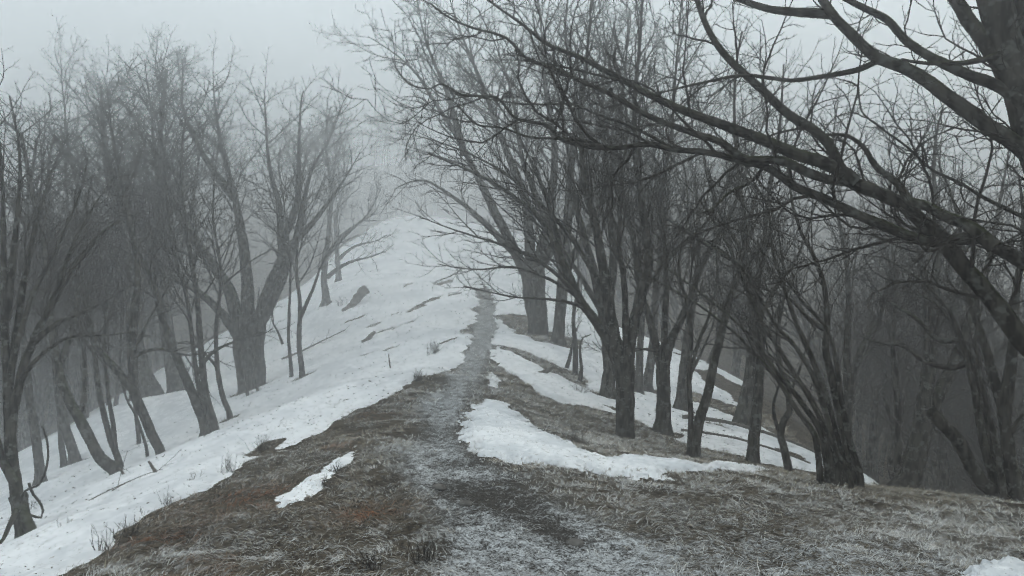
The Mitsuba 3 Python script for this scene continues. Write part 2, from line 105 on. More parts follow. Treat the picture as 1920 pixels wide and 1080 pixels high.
  ('stem',0.043,0.005,[(3.31,7.8,-0.85),(3.31,7.8,-0.68),(3.23,7.84,-0.3),(3.14,7.88,0.07),(3.04,7.91,0.38),(2.94,7.94,0.64),(2.83,7.97,0.91),(2.72,8.0,1.23),(2.62,8.04,1.6),(2.58,8.08,1.98),(2.37,8.12,2.41),(2.21,8.17,2.84)]),
  ('stem',0.057,0.006,[(3.35,7.7,-0.84),(3.35,7.7,-0.67),(3.29,7.77,-0.28),(3.24,7.81,-0.03),(3.18,7.86,0.28),(3.12,7.92,0.65),(3.15,7.96,0.91),(3.13,8.01,1.23),(3.06,8.05,1.49),(2.91,8.11,1.82),(2.82,8.17,2.25),(2.79,8.27,2.86)]),
  ('stem',0.04,0.005,[(3.35,7.6,-0.82),(3.35,7.6,-0.65),(3.22,7.58,-0.18),(3.12,7.55,0.23),(3.08,7.54,0.49),(3.02,7.52,0.74),(2.95,7.51,0.89),(2.75,7.49,1.1),(2.59,7.47,1.3),(2.33,7.45,1.6),(2.07,7.42,1.85)]),
  ('stem',0.029,0.004,[(3.18,7.41,-0.77),(3.18,7.41,-0.6),(3.03,7.37,-0.28),(2.86,7.33,0.02),(2.64,7.28,0.38),(2.48,7.25,0.53),(2.27,7.21,0.73),(2.11,7.18,0.98)]),
  ('limb',0.028,0.005,[(3.15,7.97,0.8),(2.99,8.0,0.91),(2.79,8.04,1.12),(2.58,8.06,1.2),(2.38,8.1,1.33)]),
 ]),
 'pale_tree': dict(label='pale grey forked tree behind the grass hump, lower trunk leaning right', grow='fan', stems=[
  ('trunk',0.163,0.15,[(5.76,11.82,-2.29),(5.76,11.82,-2.12),(5.96,11.85,-1.8),(6.1,11.88,-1.28),(6.18,11.89,-0.96)]),
  ('limb',0.12,0.012,[(6.16,11.89,-1.04),(6.22,11.95,-0.48),(6.28,11.99,-0.17),(6.35,12.05,0.39),(6.39,12.12,1.03),(6.5,12.2,1.84),(6.45,12.31,2.82),(6.64,12.42,3.81)]),
  ('limb',0.11,0.012,[(6.18,11.89,-1.0),(6.51,11.98,-0.41),(6.79,12.06,0.15),(7.02,12.14,0.71),(7.26,12.24,1.36),(7.47,12.35,2.17),(7.69,12.49,3.17)]),
  ('limb',0.05,0.008,[(6.22,11.93,-0.24),(6.22,11.95,0.24),(6.2,11.98,0.88),(6.08,12.02,1.68),(5.92,12.06,2.56)]),
  ('limb',0.045,0.007,[(6.52,11.92,-0.36),(6.67,11.84,-0.14),(6.98,11.7,0.03),(7.27,11.55,0.29)]),
 ]),
 'pale_tree_001': dict(label='thin straight grey stem with a snapped stub, left of the pale forked tree', grow='thin', stems=[
  ('trunk',0.069,0.012,[(5.95,12.11,-2.44),(5.95,12.11,-2.27),(5.95,12.18,-1.85),(5.96,12.24,-1.12),(5.94,12.3,-0.46),(5.91,12.35,0.2),(5.97,12.42,1.02),(5.9,12.5,2.02),(6.08,12.58,3.02)]),
  ('limb',0.045,0.02,[(5.93,12.19,-1.1),(5.83,12.17,-0.97),(5.74,12.14,-0.8),(5.65,12.11,-0.59)]),
  ('limb',0.05,0.03,[(5.97,12.15,-1.84),(6.01,12.04,-1.48),(6.07,11.98,-1.28)]),
 ]),
 'leaning_clump_001': dict(label='clump of stems at the right edge, one snapped stem leaning left', grow='clump', stems=[
  ('stem',0.065,0.055,[(4.51,7.4,-0.87),(4.51,7.4,-0.7),(4.38,7.39,-0.54),(4.25,7.37,-0.34),(4.15,7.36,-0.17),(4.0,7.35,-0.02),(3.88,7.34,0.11)]),
  ('stem',0.05,0.007,[(4.56,7.4,-0.88),(4.56,7.4,-0.71),(4.48,7.46,-0.35),(4.43,7.53,0.03),(4.37,7.59,0.45),(4.28,7.66,0.84),(4.17,7.7,1.09),(3.93,7.75,1.34),(3.59,7.81,1.55)]),
  ('stem',0.073,0.01,[(4.71,7.4,-0.92),(4.71,7.4,-0.75),(4.67,7.44,-0.28),(4.62,7.47,0.11),(4.51,7.5,0.49),(4.39,7.53,0.92),(4.29,7.56,1.3),(4.25,7.6,1.75),(4.1,7.64,2.31)]),
  ('limb',0.065,0.01,[(4.62,7.44,0.05),(4.65,7.44,0.39),(4.68,7.44,0.71),(4.69,7.44,1.15),(4.75,7.44,1.7),(4.69,7.44,2.29)]),
  ('stem',0.047,0.007,[(4.7,7.5,-0.94),(4.7,7.5,-0.77),(4.64,7.58,-0.39),(4.58,7.68,0.05),(4.51,7.79,0.51),(4.43,7.83,0.71),(4.32,7.88,0.92),(4.14,7.94,1.12),(3.89,7.99,1.2)]),
  ('stem',0.039,0.006,[(4.54,7.3,-0.85),(4.54,7.3,-0.68),(4.48,7.29,-0.26),(4.35,7.27,0.19),(4.26,7.26,0.53),(4.22,7.25,0.78),(4.27,7.23,1.17),(4.32,7.21,1.7)]),
  ('limb',0.025,0.005,[(4.68,7.43,-0.11),(4.69,7.37,-0.01),(4.72,7.28,0.13),(4.8,7.15,0.31)]),
  ('limb',0.03,0.005,[(4.37,7.66,0.52),(4.27,7.76,0.46),(4.12,7.89,0.49),(3.95,8.07,0.63),(3.75,8.23,0.66),(3.58,8.37,0.76)]),
  ('limb',0.03,0.005,[(4.31,7.67,0.75),(4.19,7.73,0.72),(4.01,7.88,0.92),(3.76,8.05,1.12),(3.61,8.2,1.38)]),
 ]),
 'hazy_tree': dict(label='hazy forked tree seen behind the leaning clump, upright with a wide crown', grow='fan', stems=[
  ('trunk',0.13,0.1,[(5.69,13.29,-2.32),(5.65,13.34,-2.09),(5.62,13.38,-1.28),(5.69,13.41,-0.74)]),
  ('limb',0.07,0.01,[(5.67,13.4,-0.83),(5.82,13.46,-0.29),(6.01,13.51,0.11),(6.25,13.55,0.51),(6.46,13.64,1.33),(6.76,13.74,2.24)]),
  ('limb',0.07,0.01,[(5.67,13.4,-0.83),(5.64,13.41,-0.1),(5.66,13.41,0.79),(5.54,13.42,1.78),(5.34,13.42,2.84),(5.41,13.43,3.99)]),
  ('limb',0.04,0.008,[(5.76,13.42,-0.47),(6.2,13.61,-0.04),(6.72,13.74,0.04)]),
 ]),
 'ridge_tree': dict(label='thickest hazy trunk beside the climbing path, pale crown spreading over the gap', grow='crown', stems=[
  ('trunk',0.28,0.35,[(0.73,21.91,-0.86),(0.73,21.91,-0.69),(0.66,21.95,-0.01),(0.59,21.98,0.72),(0.51,22.01,1.31)]),
  ('limb',0.16,0.01,[(0.37,22.0,1.01),(0.0,22.08,1.75),(-0.44,22.19,2.63),(-1.18,22.36,4.12),(-2.08,22.54,5.61),(-2.99,22.69,6.83),(-4.05,22.8,7.59)]),
  ('limb',0.16,0.01,[(0.51,22.0,1.16),(0.44,22.25,2.63),(-0.15,22.56,4.43),(-0.91,22.89,6.43),(-1.52,23.16,7.99),(-1.99,23.39,9.41)]),
  ('limb',0.16,0.01,[(0.66,22.0,1.16),(1.02,21.98,2.62),(1.16,21.96,4.36),(0.87,21.93,6.22),(0.72,21.89,8.35),(0.57,21.88,9.19)]),
  ('limb',0.15,0.01,[(0.76,22.0,1.16),(1.46,21.96,2.33),(2.03,21.91,3.63),(2.45,21.86,5.49),(2.72,21.8,7.47)]),
  ('limb',0.12,0.015,[(0.15,22.02,1.45),(-0.58,21.95,2.18),(-1.6,21.86,3.05),(-2.46,21.79,3.48),(-3.17,21.7,3.25)]),
  ('limb',0.1,0.015,[(-1.34,22.55,4.29),(-1.81,22.85,5.97),(-2.43,23.13,7.53),(-2.76,23.37,8.95)]),
 ]),
 'ridge_tree_001': dict(label='second hazy trunk beside the climbing path, just right of the thickest one', grow='crown', stems=[
  ('trunk',0.145,0.14,[(1.18,20.41,-0.93),(1.18,20.41,-0.76),(1.23,20.45,-0.04),(1.3,20.48,0.78),(1.37,20.52,1.6)]),
  ('limb',0.14,0.015,[(1.34,20.5,1.19),(1.51,20.71,3.52),(1.65,20.89,5.59),(1.38,21.05,7.4),(1.53,21.15,8.53)]),
  ('limb',0.12,0.015,[(1.37,20.5,1.19),(2.05,20.52,2.28),(2.59,20.54,3.91),(2.85,20.58,5.94),(2.98,20.61,7.68)]),
  ('limb',0.12,0.015,[(1.31,20.5,1.05),(0.83,20.74,2.56),(0.28,20.96,3.96),(0.0,21.22,5.66),(-0.57,21.49,7.39)]),
 ]),
 'ridge_tree_002': dict(label='grey trunk hidden behind the stout fanning tree, foot in the snow', grow='crown', stems=[
  ('trunk',0.129,0.11,[(1.8,14.89,-1.3),(1.8,14.89,-1.13),(1.82,14.91,-0.6),(1.78,14.94,-0.1),(1.72,14.97,0.5)]),
  ('limb',0.1,0.012,[(1.74,14.96,0.3),(1.51,15.08,1.3),(1.21,15.24,2.51),(1.02,15.4,3.84),(0.72,15.59,5.39)]),
  ('limb',0.1,0.012,[(1.74,14.96,0.4),(1.9,15.01,1.5),(1.8,15.07,2.7),(1.7,15.14,4.3),(1.8,15.21,5.7)]),
  ('limb',0.07,0.01,[(1.76,14.96,0.3),(1.29,14.86,1.1),(0.69,14.75,1.89),(0.0,14.65,2.38)]),
 ]),
 'sapling': dict(label='thin upright sapling on the snow with a second stem crossing its foot', grow='thin', stems=[
  ('trunk',0.075,0.01,[(1.38,17.4,-1.27),(1.38,17.4,-1.1),(1.38,17.43,-0.38),(1.35,17.45,0.08),(1.45,17.49,1.02),(1.4,17.54,1.95)]),
  ('limb',0.05,0.008,[(1.19,17.3,-0.95),(1.28,17.32,-0.6),(1.35,17.33,-0.25),(1.51,17.35,0.09)]),
 ]),
 'sapling_001': dict(label='thin bent snag with a hooked tip, left of the stout fanning tree', grow='bare', stems=[
  ('trunk',0.06,0.012,[(1.4,16.39,-1.28),(1.4,16.39,-1.11),(1.43,16.41,-0.82),(1.4,16.42,-0.43),(1.45,16.43,-0.21),(1.63,16.44,-0.13)]),
 ]),
 'ridge_tree_003': dict(label='slim grey trunk between the two stout dark trees, left of a pair', grow='crown', stems=[
  ('trunk',0.103,0.03,[(2.84,17.87,-1.78),(2.84,17.87,-1.61),(2.86,17.9,-1.04),(2.88,17.92,-0.44),(2.94,17.97,0.52),(2.88,18.02,1.6),(3.0,18.08,2.92)]),
 ]),
 'ridge_tree_004': dict(label='slim grey trunk between the two stout dark trees, right of a pair', grow='crown', stems=[
  ('trunk',0.12,0.03,[(3.2,18.86,-1.89),(3.2,18.86,-1.72),(3.27,18.89,-1.18),(3.36,18.92,-0.55),(3.39,18.97,0.46),(3.55,19.04,1.98),(3.42,19.11,3.5)]),
 ]),
 'ridge_tree_005': dict(label='grey trunk with a flared foot in the snow right of the knotted dark tree', grow='crown', stems=[
  ('trunk',0.129,0.03,[(3.39,15.87,-1.76),(3.39,15.87,-1.59),(3.43,15.9,-0.96),(3.48,15.93,-0.32),(3.63,15.97,0.64),(3.73,16.03,1.81),(3.63,16.09,3.09)]),
  ('limb',0.05,0.01,[(3.45,15.89,-1.06),(3.68,15.91,-0.64),(3.89,15.93,-0.21),(4.05,15.95,0.21)]),
 ]),
 'ridge_tree_006': dict(label='broad shadowy trunk directly behind the straight mossy stem', grow='crown', stems=[
  ('trunk',0.146,0.04,[(4.33,14.86,-1.84),(4.33,14.86,-1.67),(4.42,14.89,-1.1),(4.5,14.92,-0.5),(4.52,14.96,0.3),(4.4,15.01,1.5),(4.6,15.07,2.7)]),
  ('limb',0.08,0.01,[(4.48,14.91,-0.6),(4.8,14.95,0.1),(5.1,14.97,0.7),(5.5,15.01,1.5)]),
 ]),
 'ridge_tree_007': dict(label='thin fading tree between the knotted dark tree and the slender pair', grow='crown', stems=[
  ('trunk',0.086,0.02,[(5.67,22.86,-1.86),(5.67,22.86,-1.69),(5.9,22.9,-1.0),(5.98,22.96,0.22),(5.9,23.03,1.6),(6.13,23.1,3.28)]),
 ]),
 'gnarled_tree': dict(label='gnarled dark tree at the left edge with stems looping round its foot', grow='clump', stems=[
  ('trunk',0.071,0.01,[(-4.88,7.87,-1.43),(-4.88,7.87,-1.26),(-4.95,7.91,-0.96),(-5.04,7.97,-0.49),(-5.11,8.04,0.14),(-5.16,8.12,0.89),(-5.22,8.22,1.71),(-5.28,8.31,2.53),(-5.37,8.38,3.2)]),
  ('limb',0.06,0.007,[(-5.0,7.91,-0.48),(-5.05,8.0,-0.07),(-5.01,8.07,0.25),(-4.9,8.16,0.67),(-4.73,8.26,1.1),(-4.64,8.34,1.49),(-4.44,8.45,1.99),(-4.22,8.55,2.39)]),
  ('limb',0.03,0.005,[(-5.05,8.04,0.04),(-4.84,7.97,0.42),(-4.58,7.92,0.64),(-4.33,7.88,0.75),(-3.98,7.82,0.77),(-3.71,7.77,0.81)]),
  ('limb',0.035,0.005,[(-4.92,8.16,0.64),(-4.61,8.12,0.87),(-4.2,8.05,1.04),(-3.81,7.99,1.25)]),
  ('limb',0.045,0.006,[(-5.11,8.04,0.14),(-5.08,8.24,0.99),(-5.03,8.4,1.71),(-4.93,8.55,2.34),(-4.76,8.67,2.86)]),
  ('limb',0.045,0.006,[(-5.13,8.08,0.9),(-4.97,8.04,1.81),(-4.89,8.01,2.5),(-4.96,7.98,3.13)]),
  ('limb',0.04,0.006,[(-4.76,8.28,1.07),(-4.61,8.43,1.43),(-4.35,8.6,1.83),(-4.05,8.73,2.03)]),
  ('limb',0.035,0.006,[(-5.08,8.05,0.36),(-4.9,8.15,1.11),(-4.66,8.23,1.65),(-4.46,8.3,2.21),(-4.4,8.36,2.59)]),
  ('limb',0.05,0.012,[(-4.96,7.9,-0.72),(-5.08,7.89,-0.47),(-5.17,7.88,-0.04),(-5.27,7.86,0.65)]),
  ('vine',0.014,0.01,[(-4.77,7.8,-0.69),(-4.73,7.79,-0.79),(-4.65,7.78,-0.89),(-4.62,7.77,-0.96),(-4.64,7.76,-1.03),(-4.74,7.76,-1.0),(-4.82,7.75,-0.98),(-4.82,7.75,-0.86),(-4.78,7.75,-0.76),(-4.64,7.74,-0.69),(-4.55,7.74,-0.49),(-4.53,7.73,-0.35),(-4.58,7.73,-0.11)]),
  ('root',0.085,0.03,[(-4.91,7.85,-0.84),(-4.79,7.74,-0.99),(-4.66,7.65,-1.11),(-4.52,7.58,-1.17)]),
  ('root',0.03,0.014,[(-4.82,7.69,-0.92),(-4.83,7.57,-1.04),(-4.83,7.47,-1.14),(-4.87,7.38,-1.2)]),
  ('root',0.035,0.014,[(-4.81,7.74,-0.96),(-4.77,7.68,-1.07),(-4.77,7.61,-1.18),(-4.78,7.58,-1.24)]),
 ]),
 'slope_tree': dict(label='curved trunk sweeping left, nearest of the leaning trees on the left slope', grow='crown', stems=[
  ('trunk',0.099,0.03,[(-6.4,12.84,-2.2),(-6.4,12.84,-2.03),(-6.69,12.89,-1.8),(-6.93,12.94,-1.45),(-7.07,12.98,-1.19),(-7.28,13.03,-0.85),(-7.48,13.1,-0.33),(-7.63,13.2,0.45),(-7.77,13.34,1.51),(-8.05,13.48,2.58),(-8.28,13.61,3.58)]),
  ('limb',0.06,0.01,[(-7.55,13.22,-0.35),(-7.27,13.26,0.45),(-7.18,13.3,1.33),(-7.0,13.34,2.22)]),
  ('limb',0.05,0.01,[(-7.13,13.08,-1.21),(-7.01,13.06,-0.41),(-7.06,13.03,0.47),(-7.19,13.0,1.34)]),
 ]),
 'slope_tree_001': dict(label='two joined slim stems rising from one foot right beside the curved trunk', grow='crown', stems=[
  ('trunk',0.066,0.02,[(-7.34,14.82,-2.66),(-7.34,14.82,-2.49),(-7.55,14.89,-1.92),(-7.72,14.95,-1.31),(-7.84,15.01,-0.71),(-7.99,15.12,0.29),(-8.23,15.24,1.5),(-8.36,15.37,2.72)]),
  ('stem',0.053,0.015,[(-7.32,14.83,-2.65),(-7.32,14.83,-2.48),(-7.42,14.84,-2.2),(-7.47,14.86,-1.7),(-7.57,14.89,-1.1),(-7.65,14.93,-0.3),(-7.6,14.97,0.7),(-7.8,15.03,1.8)]),
 ]),
 'slope_tree_002': dict(label='straight dark trunk forking low into two, on the open snow left of centre', grow='crown', stems=[
  ('trunk',0.083,0.09,[(-6.35,14.34,-2.28),(-6.35,14.34,-2.11),(-6.54,14.39,-1.74),(-6.71,14.43,-1.36),(-6.88,14.47,-0.97),(-6.93,14.51,-0.64)]),
  ('limb',0.08,0.01,[(-6.84,14.4,-0.96),(-7.19,14.39,-0.52),(-7.56,14.38,-0.03),(-7.68,14.37,0.64),(-7.85,14.36,1.5),(-8.01,14.36,2.46)]),
  ('limb',0.09,0.01,[(-6.92,14.51,-0.73),(-6.94,14.61,0.13),(-6.9,14.73,1.11),(-7.12,14.88,2.29),(-7.41,15.02,3.49),(-7.6,15.16,4.6)]),
  ('limb',0.04,0.008,[(-6.89,14.53,-0.25),(-6.62,14.45,0.25),(-6.45,14.4,0.54),(-6.01,14.29,1.12)]),
  ('limb',0.04,0.006,[(-6.91,14.53,-0.34),(-6.37,14.41,-0.18),(-5.84,14.29,-0.27),(-5.11,14.14,-0.1)]),
 ]),
 'slope_tree_003': dict(label='clump of three dark trunks joined at the foot, in front of the giant tree', grow='crown', stems=[
  ('trunk',0.112,0.02,[(-6.29,16.34,-2.38),(-6.29,16.34,-2.21),(-6.56,16.43,-1.49),(-6.92,16.52,-0.72),(-7.25,16.62,0.05),(-7.47,16.71,0.82),(-7.81,16.79,1.49),(-8.14,16.9,2.39),(-8.52,17.03,3.52),(-8.84,17.16,4.66)]),
  ('stem',0.086,0.02,[(-6.12,16.34,-2.32),(-6.12,16.34,-2.15),(-6.31,16.38,-1.37),(-6.4,16.42,-0.49),(-6.49,16.47,0.61),(-6.69,16.53,1.82),(-6.82,16.59,3.14),(-6.71,16.65,4.35)]),
  ('stem',0.066,0.015,[(-6.18,16.34,-2.35),(-6.18,16.34,-2.18),(-6.45,16.34,-1.14),(-6.54,16.33,-0.37),(-6.65,16.32,0.62),(-6.95,16.31,1.93),(-7.02,16.3,3.43)]),
  ('limb',0.05,0.008,[(-6.43,16.3,-0.91),(-6.08,16.2,-0.46),(-5.6,16.09,-0.23),(-4.91,15.94,0.0)]),
  ('limb',0.03,0.006,[(-6.54,16.28,-1.4),(-6.68,16.19,-1.11),(-6.66,16.11,-0.77)]),
 ]),
 'slope_tree_004': dict(label='slim bent trunk just left of the giant trunk, foot kicked out to the right', grow='crown', stems=[
  ('trunk',0.066,0.015,[(-6.34,17.84,-2.32),(-6.34,17.84,-2.15),(-6.52,17.88,-1.66),(-6.64,17.93,-1.04),(-6.68,18.0,-0.2),(-6.58,18.09,1.0),(-6.78,18.21,2.45),(-6.67,18.33,4.02)]),
  ('limb',0.04,0.006,[(-6.62,17.9,-1.04),(-6.93,17.84,-0.67),(-7.26,17.78,-0.42),(-7.59,17.72,-0.53)]),
 ]),
 'giant_tree': dict(label='giant hazy tree with a massive short trunk breaking into great limbs', grow='crown', stems=[
  ('trunk',0.33,0.5,[(-7.48,22.84,-2.55),(-7.48,22.84,-2.38),(-7.51,22.87,-1.77),(-7.57,22.9,-1.0),(-7.51,22.94,-0.31)]),
  ('limb',0.22,0.01,[(-7.74,22.9,-1.0),(-8.16,23.05,0.37),(-8.96,23.19,1.6),(-9.76,23.33,2.84),(-10.42,23.48,4.24),(-10.63,23.67,6.13),(-10.81,23.79,7.23)]),
  ('limb',0.22,0.01,[(-7.59,22.92,-0.7),(-7.75,23.25,1.14),(-8.15,23.61,3.17),(-8.71,23.95,5.08),(-8.96,24.28,7.03)]),
  ('limb',0.21,0.01,[(-7.36,22.92,-0.7),(-6.95,22.88,0.53),(-6.57,22.85,1.6),(-6.64,22.82,2.96),(-6.87,22.79,4.16),(-6.97,22.73,6.1)]),
  ('limb',0.19,0.01,[(-7.28,22.92,-0.54),(-6.57,22.92,0.91),(-6.1,22.92,2.21),(-5.78,22.92,3.73),(-5.15,22.92,4.86),(-4.84,22.92,5.68)]),
  ('limb',0.13,0.01,[(-6.66,22.82,1.45),(-5.74,22.7,2.28),(-4.79,22.55,3.47),(-4.24,22.45,4.35)]),
  ('limb',0.16,0.01,[(-7.82,22.9,-1.0),(-8.54,22.82,0.08),(-9.41,22.74,0.69),(-10.56,22.63,1.15),(-11.25,22.55,2.2)]),
  ('limb',0.14,0.01,[(-8.18,23.7,3.17),(-9.38,24.03,4.78),(-9.94,24.3,6.25),(-9.84,24.5,7.4)]),
  ('limb',0.14,0.015,[(-6.51,22.64,1.9),(-5.99,22.56,3.39),(-5.95,22.49,4.87),(-5.77,22.43,6.04)]),
 ]),
 'slope_tree_005': dict(label='two slim trunks side by side on the open snow right of the giant trunk', grow='crown', stems=[
  ('trunk',0.076,0.015,[(-5.24,19.87,-1.71),(-5.24,19.87,-1.54),(-5.34,19.95,-0.67),(-5.32,20.01,0.13),(-5.41,20.1,1.2),(-5.37,20.21,2.54),(-5.18,20.34,4.16)]),
  ('stem',0.053,0.012,[(-5.74,20.69,-1.89),(-5.74,20.69,-1.72),(-5.82,20.76,-0.48),(-5.8,20.83,0.35),(-5.78,20.9,1.18),(-5.93,21.01,2.58),(-6.16,21.13,3.98)]),
  ('limb',0.06,0.008,[(-5.29,19.94,-0.06),(-5.01,19.92,0.54),(-4.75,19.88,1.2),(-4.22,19.84,2.0)]),
  ('limb',0.04,0.008,[(-5.82,20.21,-0.77),(-5.93,20.15,-0.42),(-6.05,20.1,-0.15),(-6.0,20.05,0.13)]),
 ]),
 'far_slope_tree': dict(label='hazy trunk on the left slope beside the fallen log', grow='crown', stems=[
  ('trunk',0.158,0.03,[(-7.66,32.93,-0.78),(-7.66,32.93,-0.61),(-7.74,32.98,0.5),(-7.59,33.06,2.04),(-7.44,33.15,4.02),(-7.7,33.24,6.0),(-7.48,33.31,7.53)]),
  ('limb',0.1,0.015,[(-7.42,32.02,1.39),(-6.55,31.73,2.23),(-5.64,31.44,3.06),(-5.06,31.15,4.08)]),
  ('limb',0.1,0.015,[(-7.38,31.99,0.53),(-6.31,31.55,1.18),(-5.41,31.21,1.39),(-4.96,31.03,1.6)]),
 ]),
 'far_slope_tree_001': dict(label='palest trunk, high on the left slope, low branches reaching towards the crest', grow='crown', stems=[
  ('trunk',0.158,0.03,[(-9.1,41.97,-0.19),(-9.1,41.97,-0.02),(-9.18,42.05,1.6),(-9.24,42.11,3.0),(-8.82,42.22,5.24),(-8.96,42.31,7.19)]),
  ('limb',0.1,0.015,[(-8.31,38.02,1.09),(-7.26,37.6,1.85),(-6.19,37.23,2.1),(-5.8,37.07,2.34)]),
  ('limb',0.1,0.015,[(-8.31,38.06,2.11),(-7.26,37.65,2.85),(-6.45,37.34,3.33),(-6.12,37.14,3.82)]),
 ]),
 'flared_tree': dict(label='broad hazy trunk with a flared skirt-like foot, deep in the left wood', grow='crown', stems=[
  ('trunk',0.34,0.05,[(-11.82,25.81,-3.29),(-11.82,25.81,-3.12),(-12.06,25.85,-2.21),(-12.22,25.89,-1.34),(-12.34,25.96,0.04),(-12.74,26.06,2.29),(-13.17,26.17,4.54),(-13.35,26.27,6.79)]),
  ('limb',0.14,0.01,[(-12.31,25.94,-0.3),(-11.61,26.03,1.6),(-11.27,26.12,3.5),(-11.44,26.21,5.58),(-11.27,26.3,7.49)]),
  ('limb',0.12,0.01,[(-12.39,25.97,0.39),(-13.35,26.05,2.12),(-14.21,26.14,4.02),(-14.56,26.25,6.27),(-14.65,26.32,7.83)]),
 ]),
 'flared_tree_001': dict(label='tall hazy trunk between the broad flared trunk and the clump of three', grow='crown', stems=[
  ('trunk',0.28,0.05,[(-11.25,26.8,-3.47),(-11.25,26.8,-3.3),(-11.41,26.84,-2.36),(-11.56,26.89,-1.46),(-11.84,26.96,0.16),(-12.06,27.07,2.5),(-11.88,27.21,5.38),(-11.7,27.31,7.71)]),
  ('limb',0.12,0.01,[(-11.79,26.95,-0.02),(-10.98,27.05,2.14),(-10.62,27.16,4.3),(-10.26,27.26,6.45)]),
  ('limb',0.12,0.01,[(-11.97,27.02,1.42),(-12.96,27.1,3.22),(-13.5,27.21,5.56),(-14.04,27.31,7.71)]),
 ]),
 'slope_tree_006': dict(label='grey trunk tapering to a wide foot, further back than the curved trunk', grow='crown', stems=[
  ('trunk',0.125,0.03,[(-10.92,19.77,-3.87),(-10.92,19.77,-3.7),(-11.15,19.84,-2.94),(-11.32,19.9,-2.27),(-11.45,19.99,-1.21),(-11.62,20.12,0.39),(-11.8,20.28,2.27),(-11.64,20.45,4.44)]),
  ('limb',0.06,0.01,[(-11.29,19.84,-2.26),(-11.07,19.92,-0.66),(-10.8,19.99,0.93),(-10.93,20.08,2.8)]),
 ]),
 'slope_tree_007': dict(label='thin grey trunk just left of the wide-footed grey one', grow='crown', stems=[
  ('trunk',0.079,0.02,[(-11.2,19.77,-3.96),(-11.2,19.77,-3.79),(-11.27,19.8,-3.19),(-11.31,19.83,-2.53),(-11.47,19.89,-1.2),(-12.0,19.97,0.4),(-12.13,20.05,2.27)]),
 ]),
 'slope_tree_008': dict(label='grey trunk low on the left slope behind the gnarled dark tree', grow='crown', stems=[
  ('trunk',0.106,0.03,[(-10.02,16.79,-3.51),(-10.02,16.79,-3.34),(-10.09,16.82,-2.7),(-10.2,16.85,-1.91),(-10.31,16.9,-0.89),(-10.43,16.97,0.58),(-10.31,17.06,2.39),(-10.09,17.13,3.98)]),
 ]),
 'sapling_002': dict(label='left of two thin bent saplings at the foot of the giant tree', grow='bare', stems=[
  ('trunk',0.045,0.01,[(-6.89,20.84,-2.36),(-6.96,20.85,-2.11),(-7.07,20.87,-1.62),(-7.14,20.91,-0.78),(-7.28,20.96,0.34)]),
 ]),
 'sapling_003': dict(label='right of two thin bent saplings at the foot of the giant tree', grow='bare', stems=[
  ('trunk',0.045,0.01,[(-6.75,21.34,-2.3),(-6.87,21.35,-2.05),(-6.97,21.38,-1.55),(-6.91,21.42,-0.55),(-6.79,21.48,0.6)]),
 ]),
 'sapling_004': dict(label='thin crooked sapling just left of the straight forked trunk on the snow', grow='thin', stems=[
  ('trunk',0.035,0.006,[(-7.29,15.83,-2.68),(-7.29,15.83,-2.51),(-7.42,15.85,-1.97),(-7.51,15.86,-1.7),(-7.71,15.88,-1.35),(-7.84,15.91,-0.74),(-7.81,15.94,0.0),(-7.95,15.98,0.85)]),
 ]),
 'sapling_005': dict(label='slim upright sapling on the snow between the curved trunk and the straight forked one', grow='thin', stems=[
  ('trunk',0.05,0.008,[(-8.87,18.83,-3.15),(-8.87,18.83,-2.98),(-8.97,18.86,-1.82),(-8.99,18.9,-1.06),(-9.15,18.94,-0.04),(-9.12,19.0,1.22),(-9.31,19.06,2.49)]),
 ]),
}

# ------------------------------------------------------------------ helpers
def tag(key, label=None, category=None, group=None, kind=None):
    d = {k: v for k, v in dict(label=label, category=category, group=group, kind=kind).items() if v}
    labels[key] = d

def numbered(name):
    if name not in TAKEN:
        TAKEN[name] = 0
        return name
    TAKEN[name] += 1
    return f'{name}_{TAKEN[name]:03d}'
TAKEN = {}

_g = np.array(GROUND_POINTS)
_rbf = RBFInterpolator(_g[:, :2], _g[:, 2], kernel='thin_plate_spline', smoothing=0.05)
def fbm2(x, y, k, seed=0, octaves=3):
    return meshkit.fbm(np.stack([x * k, y * k, np.zeros_like(x) + 3.7 * seed], -1), octaves, seed)
def rough(x, y):
    near = np.clip((np.hypot(x, y) - 1) / 3, 0.3, 1)
    return near * (0.10 * (fbm2(x, y, 0.55, 1) - 0.5) + 0.05 * (fbm2(x, y, 2.3, 2) - 0.5)) + 0.018 * (fbm2(x, y, 9, 3, 2) - 0.5) + 0.075 * (fbm2(x, y, 4.2, 4, 2) - 0.5) * (y < 18)
def terrain(x, y):
    x, y = np.asarray(x, float), np.asarray(y, float)
    p = np.stack([x.ravel(), y.ravel()], 1)
    z = np.concatenate([_rbf(c) for c in np.array_split(p, max(1, len(p) // 40000))]) if len(p) else np.zeros(0)
    return z.reshape(x.shape) + rough(x, y)

def sdist(poly, x, y):
    """signed distance to a polygon, positive inside"""
    q = np.array(poly, float); best = np.full(x.shape, 1e9); inside = np.zeros(x.shape, bool)
    for a, b in zip(q, np.roll(q, -1, 0)):
        e = b - a; t = np.clip(((x - a[0]) * e[0] + (y - a[1]) * e[1]) / max(e @ e, 1e-12), 0, 1)
        best = np.minimum(best, (x - a[0] - t * e[0]) ** 2 + (y - a[1] - t * e[1]) ** 2)
        if e[1] != 0:
            inside ^= ((a[1] > y) != (b[1] > y)) & (x < (y - a[1]) * e[0] / e[1] + a[0])
    return np.sqrt(best) * np.where(inside, 1, -1)
def sstep(a, b, v):
    t = np.clip((v - a) / (b - a), 0, 1); return t * t * (3 - 2 * t)

